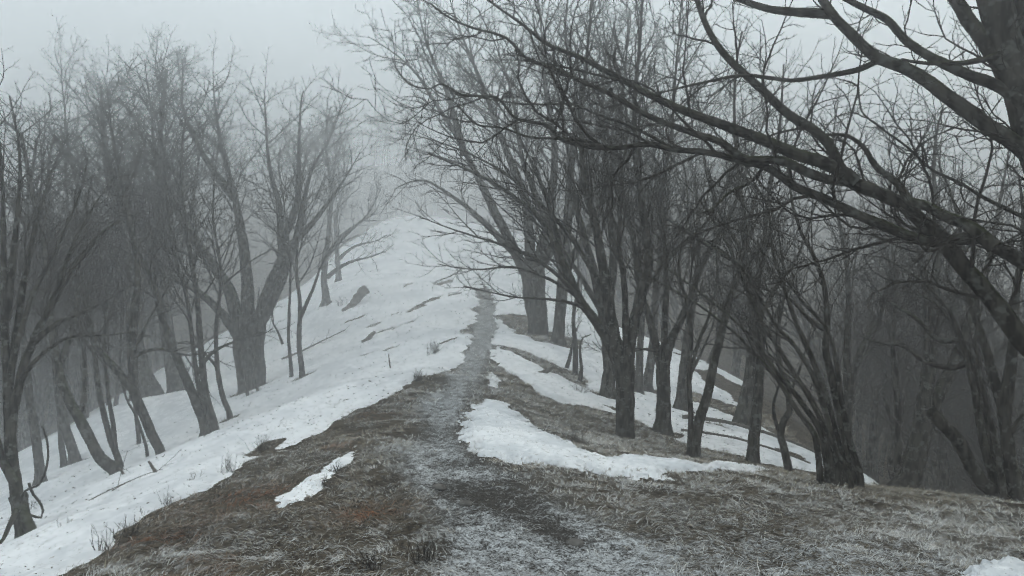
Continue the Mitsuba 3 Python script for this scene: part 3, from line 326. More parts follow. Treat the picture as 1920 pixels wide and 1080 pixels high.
TRUNK_FEET = [(p[0][0], p[0][1], r0) for t in TREES.values() for k, r0, r1, p in t['stems'] if k == 'trunk']
BANDS = [BAND1, BAND2, BAND3, BAND4, BAND5, BAND6, BAND7]
def snow_sd(x, y):
    """signed distance into the continuous snow cover, with ragged edges and bare strips"""
    s = sdist(SNOW_MAIN, x, y)
    n = fbm2(x, y, 3.0, 11) - 0.5
    s = np.minimum(s, -sdist(PATH, x, y) + 0.05 + 0.35 * (fbm2(x, y, 5.5, 17) - 0.5)); far = np.clip(y / 14, 0.6, 2)
    for b in BANDS:
        s = np.minimum(s, -sdist(b, x, y) + 0.3 * n * far + 0.02)
    for x0, y0, x1, y1, w in STREAKS:
        ex, ey = x1 - x0, y1 - y0
        t = np.clip(((x - x0) * ex + (y - y0) * ey) / (ex * ex + ey * ey), 0, 1)
        s = np.minimum(s, np.hypot(x - x0 - t * ex, y - y0 - t * ey) - w * (-0.2 + 3.0 * n + 0.8 * np.sin(math.pi * t)) + 0.16 * (fbm2(x, y, 10, 18) - 0.5))
    # leaf litter showing through on the right slope
    right = sstep(2.2, 5, x) * sstep(11, 15, y)
    s = np.minimum(s, (0.60 + 0.5 * (1 - right) - fbm2(x, y * 1.7, 0.8, 13)) * 1.2 + (1 - right) * 2)
    for x0, y0, r in TRUNK_FEET:                                  # melt hollows round the trunks
        k = (np.abs(x - x0) < 3) & (np.abs(y - y0) < 3)
        if k.any(): s[k] = np.minimum(s[k], np.hypot(x[k] - x0, y[k] - y0) - (1.2 * r + 0.05) + 0.15 * n[k])
    edge = 0.55 * (fbm2(x + 0.35 * y, y - 0.35 * x, 1.1, 15) - 0.5) * sstep(16, 11, y)
    return s + edge + 0.16 * (fbm2(x, y, 2.2, 12) - 0.5) * far + 0.14 * (fbm2(x, y, 9, 14) - 0.5) + 0.06 * (fbm2(x, y, 26, 16, 2) - 0.5)
def snow_lift(s, x, y, thick):
    relief = 0.05 * (fbm2(x, y, 0.8, 21) - 0.5) + 0.06 * (fbm2(x * 2.6 + y * 0.8, y * 0.35, 1.2, 24) - 0.5) + 0.035 * (fbm2(x, y, 3.5, 22) - 0.5) + 0.022 * (fbm2(x, y, 14, 23, 2) - 0.5)
    return -0.04 + (0.04 + thick + relief) * sstep(-0.04, 0.30, s)

def grid_mesh(xs, ys, zf, keep=None):
    X, Y = np.meshgrid(xs, ys, indexing='ij'); ok = np.ones(X.shape, bool) if keep is None else keep(X, Y)
    idx = np.full(X.shape, -1); idx[ok] = np.arange(ok.sum())
    q = np.stack([idx[:-1, :-1], idx[1:, :-1], idx[1:, 1:], idx[:-1, 1:]], -1).reshape(-1, 4); q = q[(q >= 0).all(1)]
    x, y = X[ok], Y[ok]
    return np.stack([x, y, zf(x, y)], 1), np.vstack([q[:, [0, 1, 2]], q[:, [0, 2, 3]]])
def graded(a, b, step, lo, hi, grow=1.065):
    out = list(np.arange(a, b + step / 2, step)); s = step
    while out[-1] < hi:
        s *= grow; out.append(min(out[-1] + s, hi))
    s = step
    while out[0] > lo:
        s *= grow; out.insert(0, max(out[0] - s, lo))
    return np.array(out)

# ------------------------------------------------------------------ materials
def rgb(*c): return {'type': 'rgb', 'value': list(c)}
def bark_fn(p, n, uv):
    s = mikit.fbm(p.x * 22, p.y * 22, p.z * 5, 3)
    c = mikit.mix((0.018, 0.016, 0.014), (0.055, 0.050, 0.043), mikit.smoothstep(0.3, 0.7, s))
    lich = mikit.fbm(p.x * 15, p.y * 15, p.z * 12, 3) + 0.3 * (mikit.noise(p.x * 45, p.y * 45, p.z * 45) - 0.5)
    c = mikit.mix(c, (0.105, 0.108, 0.10), mikit.smoothstep(0.55, 0.75, lich) * 0.6)
    moss = mikit.smoothstep(0.0, 0.8, n.z) * mikit.smoothstep(0.42, 0.60, mikit.fbm(p.x * 3, p.y * 3, p.z * 3 + 9, 3))
    return mikit.mix(c, (0.035, 0.040, 0.018), moss * 0.7)
def bark_bump(p, n, uv):
    return mikit.fbm(p.x * 28, p.y * 28, p.z * 9, 3)
scene['bark'] = {'type': 'twosided', 'bsdf': {'type': 'bumpmap', 'arbitrary': mikit.proc(bark_bump, 4e-3), 'scale': 0.05,
                 'bsdf': {'type': 'diffuse', 'reflectance': mikit.proc(bark_fn)}}}
scene['twig'] = {'type': 'twosided', 'bsdf': {'type': 'diffuse', 'reflectance': rgb(0.032, 0.028, 0.025)}}
def snow_fn(p, n, uv):
    d = mikit.fbm(p.x * 55, p.y * 55, 0, 2); big = mikit.fbm(p.x * 1.7, p.y * 1.7, 4, 3)
    c = mikit.mix((0.67, 0.69, 0.71), (0.88, 0.89, 0.90), mikit.smoothstep(0.3, 0.65, big * 0.6 + 0.4 * mikit.fbm(p.x * 14, p.y * 14, 5, 3)))
    return mikit.mix(c, (0.30, 0.27, 0.23), mikit.smoothstep(0.70, 0.84, d + 0.25 * (big - 0.5)) * 0.8)
def old_snow_fn(p, n, uv):
    d = mikit.fbm(p.x * 45, p.y * 45, 0, 3); big = mikit.fbm(p.x * 1.1 + p.y * 0.5, p.y * 0.6, 4, 3); mid = mikit.fbm(p.x * 9, p.y * 5, 6, 3)
    c = mikit.mix((0.60, 0.615, 0.635), (0.81, 0.82, 0.835), mikit.smoothstep(0.25, 0.7, big * 0.55 + 0.45 * mid))
    return mikit.mix(c, (0.28, 0.25, 0.21), mikit.smoothstep(0.68, 0.84, d + 0.25 * (big - 0.5)) * 0.8)
def snow_bump(p, n, uv):
    return mikit.fbm(p.x * 22, p.y * 22, p.z * 22, 4)
scene['snow_surface'] = {'type': 'twosided', 'bsdf': {'type': 'bumpmap', 'arbitrary': mikit.proc(snow_bump, 5e-3), 'scale': 0.06,
                 'bsdf': {'type': 'diffuse', 'reflectance': mikit.proc(snow_fn)}}}
scene['old_snow'] = {'type': 'twosided', 'bsdf': {'type': 'bumpmap', 'arbitrary': mikit.proc(snow_bump, 5e-3), 'scale': 0.06,
                 'bsdf': {'type': 'diffuse', 'reflectance': mikit.proc(old_snow_fn)}}}
def soil_fn(p, n, uv):
    """uv.x: how much frost and trodden snow lies here, uv.y: how far the turf is worn to bare earth"""
    a = mikit.fbm(p.x * 3, p.y * 3, 1, 3); b = mikit.fbm(p.x * 40, p.y * 40, 2, 3); fine = mikit.fbm(p.x * 95, p.y * 95, 7, 3)
    c = mikit.mix((0.024, 0.020, 0.016), (0.085, 0.071, 0.054), mikit.smoothstep(0.3, 0.7, b * 0.7 + a * 0.3))
    c = mikit.mix(c, mikit.mix((0.016, 0.015, 0.014), (0.068, 0.061, 0.054), fine), uv.y)
    k = 0.62 * fine + 0.38 * mikit.fbm(p.x * 17, p.y * 17, 8, 2) + 0.9 * (uv.x - 0.5)
    return mikit.mix(c, (0.50, 0.515, 0.525), mikit.smoothstep(0.36, 0.92, k) * mikit.smoothstep(0.05, 0.25, uv.x))
def soil_bump(p, n, uv):
    return mikit.fbm(p.x * 30, p.y * 30, p.z * 30, 3)
scene['soil'] = {'type': 'twosided', 'bsdf': {'type': 'bumpmap', 'arbitrary': mikit.proc(soil_bump, 5e-3), 'scale': 0.03,
                 'bsdf': {'type': 'diffuse', 'reflectance': mikit.proc(soil_fn)}}}
scene['dry_grass'] = {'type': 'twosided', 'bsdf': {'type': 'diffuse', 'reflectance': {'type': 'mesh_attribute', 'name': 'vertex_color'}}}
def stone_fn(p, n, uv):
    return mikit.mix((0.05, 0.047, 0.043), (0.16, 0.15, 0.14), mikit.fbm(p.x * 25, p.y * 25, p.z * 25, 3))
scene['stone_surface'] = {'type': 'twosided', 'bsdf': {'type': 'diffuse', 'reflectance': mikit.proc(stone_fn)}}
def dead_wood_fn(p, n, uv):
    return mikit.mix((0.05, 0.045, 0.04), (0.15, 0.135, 0.12), mikit.fbm(p.x * 30, p.y * 12, p.z * 30, 3))
scene['dead_wood'] = {'type': 'twosided', 'bsdf': {'type': 'diffuse', 'reflectance': mikit.proc(dead_wood_fn)}}

# ------------------------------------------------------------------ ground, snow, path
GX, GY = graded(-5, 6.5, 0.075, -150, 150), graded(2.4, 15, 0.075, -24, 250)
PATH_BOX = (min(p[0] for p in PATH) - .3, max(p[0] for p in PATH) + .3, min(p[1] for p in PATH) - .3, max(p[1] for p in PATH) + .3)
def ground_z(x, y):
    z = terrain(x, y)
    m = (x > PATH_BOX[0]) & (x < PATH_BOX[1]) & (y > PATH_BOX[2]) & (y < PATH_BOX[3])
    z[m] -= 0.05 * sstep(-0.15, 0.25, sdist(PATH, x[m], y[m]))      # the path is worn in
    return z
def frost_field(x, y):
    """rime on the open ground: strongest on the path and the near hump, little on the left flank and the lip towards the valley"""
    p = sdist(PATH, x, y); n = fbm2(x, y, 0.9, 44) - 0.5
    f = 0.20 + 0.17 * sstep(-1.6, 0.5, x) * sstep(7.6, 5.0, y) + 0.13 * sstep(5.9, 4.6, y) * sstep(-1.3, 0.2, x) + (0.38 + 0.16 * sstep(8.5, 13, y)) * sstep(-0.32, 0.15, p + 0.2 * n)
    return f + 0.42 * n + 0.24 * (fbm2(x, y, 4, 46) - 0.5) - 0.44 * sstep(-0.42, 0.32, sdist(MUD, x, y) + 0.9 * n + 0.5 * (fbm2(x, y, 5, 48) - 0.5)) - 0.25 * sstep(2.2, 3.6, x) * sstep(6.2, 7.2, y)
def ground_uv(v):
    x, y = v[:, 0], v[:, 1]; m = (np.abs(x) < 9) & (y > 1) & (y < 34); uv = np.zeros((len(v), 2))
    uv[m, 0] = np.clip(frost_field(x[m], y[m]), 0, 0.62) * sstep(34, 26, y[m]); uv[m, 1] = sstep(-0.35, 0.15, sdist(PATH, x[m], y[m]) + 0.3 * (fbm2(x[m], y[m], 3, 47) - 0.5))
    return uv
v, f = grid_mesh(GX, GY, ground_z)
scene['ground'] = mikit.ply((v, f), 'soil', smooth=True, uv=ground_uv(v)); tag('ground', 'dark soil and leaf litter of the ridge and its slopes', kind='structure')
def bare_z(x, y): return ground_z(np.asarray(x, float), np.asarray(y, float))

v, f = grid_mesh(graded(-5.5, 7, 0.065, -58, 8), graded(3, 24, 0.065, -18, 131), lambda x, y: ground_z(x, y) + snow_lift(snow_sd(x, y), x, y, 0.05), lambda X, Y: snow_sd(X, Y) > -0.12)
scene['snow'] = mikit.ply((v, f), 'old_snow', smooth=True); tag('snow', 'old snow covering the left slope, the crest and part of the right slope', kind='structure')

def patch_sd(poly, x, y, amp):
    return sdist(poly, x, y) + amp * (fbm2(x, y, 4, 31) - 0.5) + amp * 0.7 * (fbm2(x, y, 13, 32) - 0.5) + amp * 0.6 * (fbm2(x, y, 36, 36, 2) - 0.5)
def patch(name, poly, thick, step, label, amp, ramp):
    q = np.array(poly); xs = np.arange(q[:, 0].min() - .2, q[:, 0].max() + .2, step); ys = np.arange(q[:, 1].min() - .2, q[:, 1].max() + .2, step)
    def z(x, y):
        s = patch_sd(poly, x, y, amp)
        lump = 0.045 * (fbm2(x, y, 8, 33) - 0.5) + 0.034 * (fbm2(x, y, 22, 34, 3) - 0.5)
        return ground_z(x, y) - 0.035 + (0.035 + thick * 0.6 + lump) * sstep(-0.02, ramp, s) + thick * 0.4 * sstep(ramp, 5 * ramp, s) + 0.05 * (fbm2(x, y, 1.5, 35) - 0.5) * sstep(0, 0.4, s)
    v, f = grid_mesh(xs, ys, z, lambda X, Y: patch_sd(poly, X, Y, amp) > -0.05)
    scene[name] = mikit.ply((v, f), 'snow_surface', smooth=True); tag(name, label, 'snow patch')
patch('snow_patch', SNOW_PATCH, 0.075, 0.017, 'big wedge of old snow lying beside the path in the middle', 0.42, 0.26)
patch('snow_patch_001', SNOW_STRIP, 0.035, 0.013, 'narrow strip of snow on the brown grass left of the path', 0.13, 0.15)
patch('snow_patch_002', SNOW_TONGUE, 0.05, 0.018, 'small tongue of snow at the neck of the path, behind the big wedge', 0.22, 0.2)
patch('snow_patch_003', SNOW_CORNER, 0.08, 0.011, 'lump of snow on frosted grass in the bottom right corner', 0.18, 0.12)
PATCHES = [SNOW_PATCH, SNOW_STRIP, SNOW_TONGUE, SNOW_CORNER]

def path_mesh(ys, step):
    xs = np.arange(PATH_BOX[0], PATH_BOX[1], step)
    sd = lambda x, y: sdist(PATH, x, y) + 0.30 * (fbm2(x, y, 3, 41) - 0.5) + 0.20 * (fbm2(x, y, 11, 45) - 0.5)
    def z(x, y):
        near = np.clip(1.2 - y / 14, 0.3, 1)
        return ground_z(x, y) - 0.03 + 0.042 * sstep(-0.12, 0.06, sd(x, y)) + near * (0.030 * (fbm2(x, y, 9, 42) - 0.5) + 0.022 * (fbm2(x, y, 30, 43, 2) - 0.5))
    return grid_mesh(xs, ys, z, lambda X, Y: sd(X, Y) > -0.15)
v, f = path_mesh(np.concatenate([np.arange(PATH_BOX[2], 11, 0.02), 11 + np.cumsum(0.02 * 1.012 ** np.arange(900))]), 0.022)
ok = v[:, 1] < 30; idx = np.cumsum(ok) - 1; f = idx[f[ok[f].all(1)]]; v = v[ok]
scene['path'] = mikit.ply((v, f), 'soil', smooth=True, uv=ground_uv(v)); tag('path', 'narrow trodden earth path dusted with frost along the ridge', kind='structure')

# ------------------------------------------------------------------ grass, crumbs
def bare_mask(x, y, margin=0.0):
    ok = snow_sd(x, y) < -margin
    for q in PATCHES: ok &= patch_sd(q, x, y, 0.16) < 0.02 - margin
    return ok
def grass_points(rng):
    """tufts over the bare ground of the ridge, sparser with distance"""
    out = []
    for y0, y1, x0, x1, dens in ((2.8, 4.5, -3.6, 4.4, 170), (4.5, 6.2, -4.0, 5.5, 160), (6.2, 8.6, -4, 6.5, 125), (8.6, 12, -3.5, 5.5, 72), (12, 17, -3.5, 5.5, 40), (17, 34, -9, 4.5, 36)):
        n = int((y1 - y0) * (x1 - x0) * dens); x, y = rng.uniform(x0, x1, n), rng.uniform(y0, y1, n)
        k = bare_mask(x, y, -0.34 * rng.uniform(size=n) ** 3); p = sdist(PATH, x, y)
        k &= rng.uniform(size=n) > (0.86 - 0.55 * sstep(5.6, 4.6, y)) * sstep(-0.30, 0.25, p + 0.5 * (fbm2(x, y, 4, 51) - 0.5))
        out.append(np.stack([x[k], y[k]], 1))
    return np.vstack(out)
def blades_mesh(rng, base, direc, length, width, elev, droop, color):
    """curved three-triangle blades"""
    n = len(base); side = np.stack([-direc[:, 1], direc[:, 0], np.zeros(n)], 1) * (width / 2)[:, None]
    side += rng.normal(size=(n, 3)) * width[:, None] * 0.15
    h = np.column_stack([direc, np.zeros(n)])
    def pt(t):
        e = elev - droop * t
        return base + (h * np.cos(e)[:, None] + np.array([0, 0, 1.0]) * np.sin(e)[:, None]) * (length * t)[:, None]
    m = pt(0.55); tip = pt(1.0); tip[:, 2] = np.maximum(tip[:, 2], base[:, 2] - 0.01)
    v = np.stack([base - side, base + side, m - side * 0.8, m + side * 0.8, tip], 1).reshape(-1, 3)
    f = (np.arange(n)[:, None, None] * 5 + np.array([[0, 1, 3], [0, 3, 2], [2, 3, 4]])[None]).reshape(-1, 3)
    return v, f, np.repeat(color, 5, 0)
def make_grass():
    rng = np.random.default_rng(5); t = grass_points(rng)
    cnt = rng.integers(24, 46, len(t)); i = np.repeat(np.arange(len(t)), cnt); n = len(i)
    x, y = t[i, 0], t[i, 1]
    a = rng.uniform(0, 2 * math.pi, n); lean = fbm2(x, y, 0.8, 52) * 12.0
    spread = np.abs(rng.normal(0, 0.030, n)) * (1 + y / 12)
    bx, by = x + np.cos(a) * spread, y + np.sin(a) * spread
    d = np.stack([np.cos(a) + 0.9 * np.cos(lean), np.sin(a) + 0.9 * np.sin(lean)], 1); d /= np.linalg.norm(d, axis=1, keepdims=True)
    size = (0.6 + 0.8 * fbm2(t[:, 0], t[:, 1], 2.0, 53))[i]
    L = rng.uniform(0.03, 0.095, n) * size * np.clip(y / 9, 1, 2); w = rng.uniform(0.0024, 0.0044, n) * np.clip(y / 6, 0.85, 3)
    base = np.stack([bx, by, bare_z(bx, by) - 0.006], 1)
    # frost lies where the hump is open to the air: bottom middle and right; the left flank and the lip stay brown
    frost = 0.27 + 0.13 * sstep(-0.6, 0.8, bx) * sstep(8.0, 6.2, by) + 0.10 * sstep(6.2, 5.0, by) + 1.0 * frost_field(bx, by) + 0.5 * (fbm2(bx, by, 2.2, 54) - 0.5)
    red = 0.5 * sstep(0.60, 0.70, fbm2(bx, by, 1.1, 55)) * sstep(0.2, -1.4, bx)
    for q, rr in ((SPOTS['rust_a'], 0.42), (SPOTS['rust_b'], 0.28), (SPOTS['rust_c'], 0.25)):
        red = np.maximum(red, np.exp(-(((bx - q[0]) * 0.8) ** 2 + (by - q[1]) ** 2) / rr ** 2 + 1.2 * (fbm2(bx, by, 5, 56) - 0.5)))
    red = np.clip(red, 0, 0.92)[:, None]
    frost = frost - 0.35 * red[:, 0]
    fr = (0.55 * rng.uniform(size=n) + 0.45 * rng.uniform(size=len(t))[i] < np.clip(frost, 0.14, 0.68))[:, None]
    pal = np.array([[0.43, 0.385, 0.32], [0.36, 0.31, 0.25], [0.50, 0.46, 0.40], [0.17, 0.14, 0.105], [0.34, 0.305, 0.225]])
    c = pal[rng.integers(0, 5, n)] * rng.uniform(0.5, 1.2, (n, 1)) * rng.uniform(0.55, 1.15, len(t))[i][:, None]
    c = c * (1 - red) + np.array([0.19, 0.080, 0.040]) * rng.uniform(0.6, 1.3, (n, 1)) * red
    c = np.where(fr, c * 0.4 + np.array([0.62, 0.635, 0.64]) * rng.uniform(0.4, 1.0, (n, 1)) * (1 - 0.6 * red), c)
    v, f, col = blades_mesh(rng, base, d, L, w, rng.uniform(0.15, 1.05, n), rng.uniform(0.3, 1.3, n), c)
    scene['grass'] = mikit.ply((v, f), 'dry_grass', smooth=False, color=col); tag('grass', 'matted dead grass, brown and grey with frost, over the hump and banks', 'grass', kind='stuff')
    return len(f)
make_grass()
OCT = (np.array([[1, 0, 0], [-1, 0, 0], [0, 1, 0], [0, -1, 0], [0, 0, 1], [0, 0, -1.0]]), np.array([[0, 2, 4], [2, 1, 4], [1, 3, 4], [3, 0, 4], [2, 0, 5], [1, 2, 5], [3, 1, 5], [0, 3, 5]]))
def lumps(rng, x, y, z, r, flat=0.6):
    n = len(x); v = OCT[0][None] * (r[:, None] * rng.uniform(0.6, 1.4, (n, 6)))[..., None] * np.array([1, 1, flat])
    a = rng.uniform(0, 6.3, n); ca, sa = np.cos(a)[:, None], np.sin(a)[:, None]
    v = np.stack([v[..., 0] * ca - v[..., 1] * sa, v[..., 0] * sa + v[..., 1] * ca, v[..., 2]], -1) + np.stack([x, y, z], 1)[:, None]
    return v.reshape(-1, 3), (OCT[1][None] + 6 * np.arange(n)[:, None, None]).reshape(-1, 3)
def scatter_lumps(key, seed, n, y0, y1, x0, x1, lo, hi, bsdf, keep, label, cat):
    rng = np.random.default_rng(seed); y = y0 + (y1 - y0) * rng.uniform(size=n) ** 1.5; x = rng.uniform(x0, x1, n)
    k = keep(x, y, rng); x, y = x[k], y[k]; r = rng.uniform(lo, hi, len(x)) * np.clip(y / 7, 0.8, 2)
    scene[key] = mikit.ply(lumps(rng, x, y, bare_z(x, y) + r * 0.2 + np.where(snow_sd(x, y) > 0.1, snow_lift(snow_sd(x, y), x, y, 0.05), 0) + 0.012 * (sdist(PATH, x, y) > 0), r), bsdf, smooth=False); tag(key, label, cat, kind='stuff')
scatter_lumps('snow_crumbs', 61, 30000, 3.2, 16, -2.5, 3.2, 0.0018, 0.0042, 'snow_surface',
              lambda x, y, r: bare_mask(x, y) & (r.uniform(size=len(x)) < (0.15 + 0.75 * sstep(-0.4, 0.1, sdist(PATH, x, y))) * sstep(0.36, 0.6, fbm2(x, y, 2.6, 62)) * (1 - 0.8 * sstep(-0.3, 0.2, sdist(MUD, x, y)))), 'grains of dry snow sprinkled over the path and grass', 'snow')
scatter_lumps('soil_crumbs', 63, 16000, 3.2, 13, -1.8, 3, 0.003, 0.010, 'stone_surface',
              lambda x, y, r: bare_mask(x, y) & (sdist(PATH, x, y) > -0.1) & (r.uniform(size=len(x)) < 0.15 + sstep(0.45, 0.2, frost_field(x, y))), 'small dark clods of earth trodden loose on the path', 'soil')

scatter_lumps('leaf_litter', 65, 9000, 4, 40, -9, 5.5, 0.004, 0.012, 'stone_surface',
              lambda x, y, r: (snow_sd(x, y) > 0.1) & (r.uniform(size=len(x)) < sstep(0.42, 0.62, fbm2(x, y, 0.7, 66))), 'scraps of dead leaf and twig dropped on the snow', 'leaves')
# ------------------------------------------------------------------ trees
def tubes(P, R, sides, bump=None, tip=False):
    """P (N, n, 3), R (N, n) -> one mesh of N tapering tubes"""
    N, n, _ = P.shape
    t = np.gradient(P, axis=1); t /= np.linalg.norm(t, axis=2, keepdims=True) + 1e-12
    mean = t.mean(1); ref = np.where(np.abs(mean[:, 2:]) < 0.8, [0, 0, 1.0], [1.0, 0.2, 0]); ref = ref[:, None]
    a = np.cross(t, ref); a /= np.linalg.norm(a, axis=2, keepdims=True) + 1e-12; b = np.cross(t, a)
    ang = np.arange(sides) * 2 * math.pi / sides
    dirs = np.cos(ang)[None, None, :, None] * a[:, :, None] + np.sin(ang)[None, None, :, None] * b[:, :, None]
    r = R[:, :, None] * np.ones(sides)
    if bump is not None: r = r * bump(P[:, :, None] + dirs * R[:, :, None, None], ang)
    v = (P[:, :, None] + dirs * r[..., None]).reshape(-1, 3)
    if tip:                                                   # the last ring shrinks to one point
        v = np.concatenate([v.reshape(N, n, sides, 3)[:, :-1].reshape(N, -1, 3), P[:, -1:]], 1); m, k = (n - 1) * sides + 1, np.arange(sides)
        f = [np.stack([(n - 2) * sides + k, (n - 2) * sides + (k + 1) % sides, k * 0 + m - 1], 1)]
        for i in range(n - 2):
            a0, a1, b0, b1 = i * sides + k, i * sides + (k + 1) % sides, (i + 1) * sides + k, (i + 1) * sides + (k + 1) % sides
            f += [np.stack([a0, a1, b1], 1), np.stack([a0, b1, b0], 1)]
        return v.reshape(-1, 3), (np.arange(N)[:, None, None] * m + np.vstack(f)[None]).reshape(-1, 3)
    i, j = np.meshgrid(np.arange(n - 1), np.arange(sides), indexing='ij')
    q = np.stack([i * sides + j, i * sides + (j + 1) % sides, (i + 1) * sides + (j + 1) % sides, (i + 1) * sides + j], -1).reshape(-1, 4)
    q = (np.arange(N)[:, None, None] * (n * sides) + q[None]).reshape(-1, 4)
    return v, np.vstack([q[:, [0, 1, 2]], q[:, [0, 2, 3]]])
def join(parts):
    at = np.cumsum([0] + [len(p[0]) for p in parts])
    return np.vstack([p[0] for p in parts]), np.vstack([p[1] + a for p, a in zip(parts, at)])
def smooth_line(pts, n):
    p = np.array(pts, float); s = np.r_[0, np.cumsum(np.linalg.norm(np.diff(p, axis=0), axis=1))]
    q = PchipInterpolator(s, p, axis=0)(np.linspace(0, s[-1], n))
    return q, s[-1]
def grow(rng, P, R, spacing, t0, t1, ratio, lmin, lmax, ang, up, wig, n, rk, tip, side=None):
    """children of the branches P, R: arrays (M, n, 3), (M, n)"""
    seg = np.linalg.norm(np.diff(P, axis=1), axis=2).sum(1); m = P.shape[1]
    cnt = np.floor(seg * (t1 - t0) / spacing + rng.uniform(size=len(P))).astype(int)
    idx = np.repeat(np.arange(len(P)), cnt); N = len(idx)
    if N == 0: return np.zeros((0, n, 3)), np.zeros((0, n))
    first = np.repeat(np.cumsum(cnt) - cnt, cnt); k = np.arange(N) - first
    t = t0 + (t1 - t0) * (k + rng.uniform(size=N)) / cnt[idx]
    fl = np.clip(t * (m - 1), 0, m - 1.001); i = fl.astype(int); w = (fl - i)[:, None]
    pos = P[idx, i] * (1 - w) + P[idx, i + 1] * w; tan = P[idx, i + 1] - P[idx, i]; tan /= np.linalg.norm(tan, axis=1, keepdims=True) + 1e-12
    rad = R[idx, i] * (1 - w[:, 0]) + R[idx, i + 1] * w[:, 0]
    ref = np.where(np.abs(tan[:, 2:]) < 0.85, [0, 0, 1.0], [1.0, 0, 0]); a = np.cross(tan, ref); a /= np.linalg.norm(a, axis=1, keepdims=True); b = np.cross(a, tan)
    az = k * 2.4 + rng.uniform(-0.9, 0.9, N) + np.repeat(rng.uniform(0, 6.3, len(P)), cnt)
    th = rng.uniform(*ang, N)
    d = np.cos(th)[:, None] * tan + np.sin(th)[:, None] * (np.cos(az)[:, None] * a + np.sin(az)[:, None] * b)
    L = np.clip(ratio * seg[idx] * (1 - 0.6 * t) * rng.uniform(0.55, 1.2, N), lmin, lmax) * rng.uniform(0.8, 1.1, N)
    curve = rng.normal(size=(N, 3)) * wig * 0.5
    pts = [pos]
    for s in range(n - 1):
        pts.append(pts[-1] + d * (L / (n - 1))[:, None])
        d = d + curve + rng.normal(size=(N, 3)) * wig + np.array([0, 0, up]); d /= np.linalg.norm(d, axis=1, keepdims=True)
    r0 = np.minimum(rad * 0.72, rk * L + tip); taper = np.linspace(1, 0, n) ** 0.9
    return np.stack(pts, 1), r0[:, None] * taper + np.minimum(tip, r0)[:, None] * (1 - taper)

# (spacing, t0, t1, ratio, lmin, lmax, angles, up, wiggle, points, radius/length, tip radius, sides) for each level
GROW = {
    'near': [(0.15, 0.36, 1.0, 0.34, 0.22, 1.3, (0.5, 1.1), 0.07, 0.22, 10, 0.0080, 0.0018, 5), (0.07, 0.12, 1.0, 0.5, 0.09, 0.42, (0.5, 1.15), 0.06, 0.22, 6, 0.008, 0.0015, 4), (0.05, 0.2, 1.0, 0.4, 0.03, 0.14, (0.5, 1.1), 0.08, 0.22, 3, 0.010, 0.0015, 3)],
    'fan': [(0.15, 0.18, 1.0, 0.44, 0.5, 2.3, (0.30, 0.85), 0.045, 0.09, 9, 0.0075, 0.0028, 4), (0.13, 0.10, 1.0, 0.50, 0.25, 1.0, (0.40, 1.0), 0.04, 0.15, 5, 0.006, 0.0026, 3), (0.10, 0.12, 1.0, 0.50, 0.10, 0.45, (0.45, 1.05), 0.05, 0.18, 3, 0.006, 0.0024, 3), (0.09, 0.2, 1.0, 0.45, 0.05, 0.18, (0.45, 1.0), 0.0, 0.1, 2, 0.008, 0.002, 3)],
    'spray': [(0.15, 0.30, 1.0, 0.46, 0.5, 2.2, (0.28, 0.75), 0.04, 0.08, 9, 0.0075, 0.0030, 4), (0.11, 0.10, 1.0, 0.50, 0.25, 1.0, (0.35, 0.85), 0.045, 0.12, 5, 0.006, 0.0028, 3), (0.085, 0.12, 1.0, 0.50, 0.10, 0.45, (0.4, 0.95), 0.06, 0.15, 3, 0.006, 0.0026, 3), (0.08, 0.2, 1.0, 0.45, 0.05, 0.2, (0.45, 1.0), 0.0, 0.1, 2, 0.008, 0.0022, 3)],
    'thin': [(0.17, 0.34, 1.0, 0.36, 0.4, 1.8, (0.35, 0.95), 0.05, 0.11, 8, 0.0075, 0.0026, 4), (0.12, 0.12, 1.0, 0.5, 0.2, 0.85, (0.45, 1.05), 0.05, 0.16, 5, 0.006, 0.0023, 3), (0.10, 0.12, 1.0, 0.5, 0.1, 0.4, (0.45, 1.05), 0.05, 0.17, 3, 0.006, 0.0022, 3), (0.09, 0.2, 1.0, 0.45, 0.05, 0.18, (0.45, 1.0), 0.0, 0.1, 2, 0.008, 0.002, 3)],
    'clump': [(0.15, 0.42, 1.0, 0.38, 0.3, 1.5, (0.35, 0.9), 0.05, 0.11, 8, 0.0065, 0.0022, 4), (0.11, 0.12, 1.0, 0.5, 0.15, 0.7, (0.45, 1.05), 0.05, 0.16, 5, 0.006, 0.0019, 3), (0.085, 0.15, 1.0, 0.5, 0.08, 0.32, (0.45, 1.05), 0.05, 0.17, 3, 0.006, 0.0018, 3), (0.08, 0.2, 1.0, 0.45, 0.04, 0.15, (0.45, 1.0), 0.0, 0.1, 2, 0.008, 0.0016, 3)],
    'crown': [(0.20, 0.40, 1.0, 0.46, 0.9, 3.8, (0.35, 1.05), 0.05, 0.10, 8, 0.009, 0.0048, 4), (0.17, 0.10, 1.0, 0.48, 0.35, 1.6, (0.45, 1.05), 0.05, 0.14, 5, 0.008, 0.0044, 3), (0.125, 0.12, 1.0, 0.5, 0.18, 0.7, (0.45, 1.1), 0.06, 0.17, 3, 0.008, 0.0042, 3), (0.11, 0.2, 1.0, 0.5, 0.1, 0.3, (0.45, 1.0), 0.0, 0.1, 2, 0.01, 0.004, 3)],
    'bare': []}
def twigs_of(rng, P, R, kind, scale=1.0):
    parts, p, r = [], P, R
    for k, (sp, t0, t1, ra, l0, l1, an, up, wg, n, rk, tip, sd) in enumerate(GROW[kind]):
        p, r = grow(rng, p, r, sp * scale, t0, t1, ra, l0, l1, an, up, wg, n, rk, tip)
        if len(p): parts.append(tubes(p, r, sd, tip=n <= 3))
    return join(parts) if parts else None
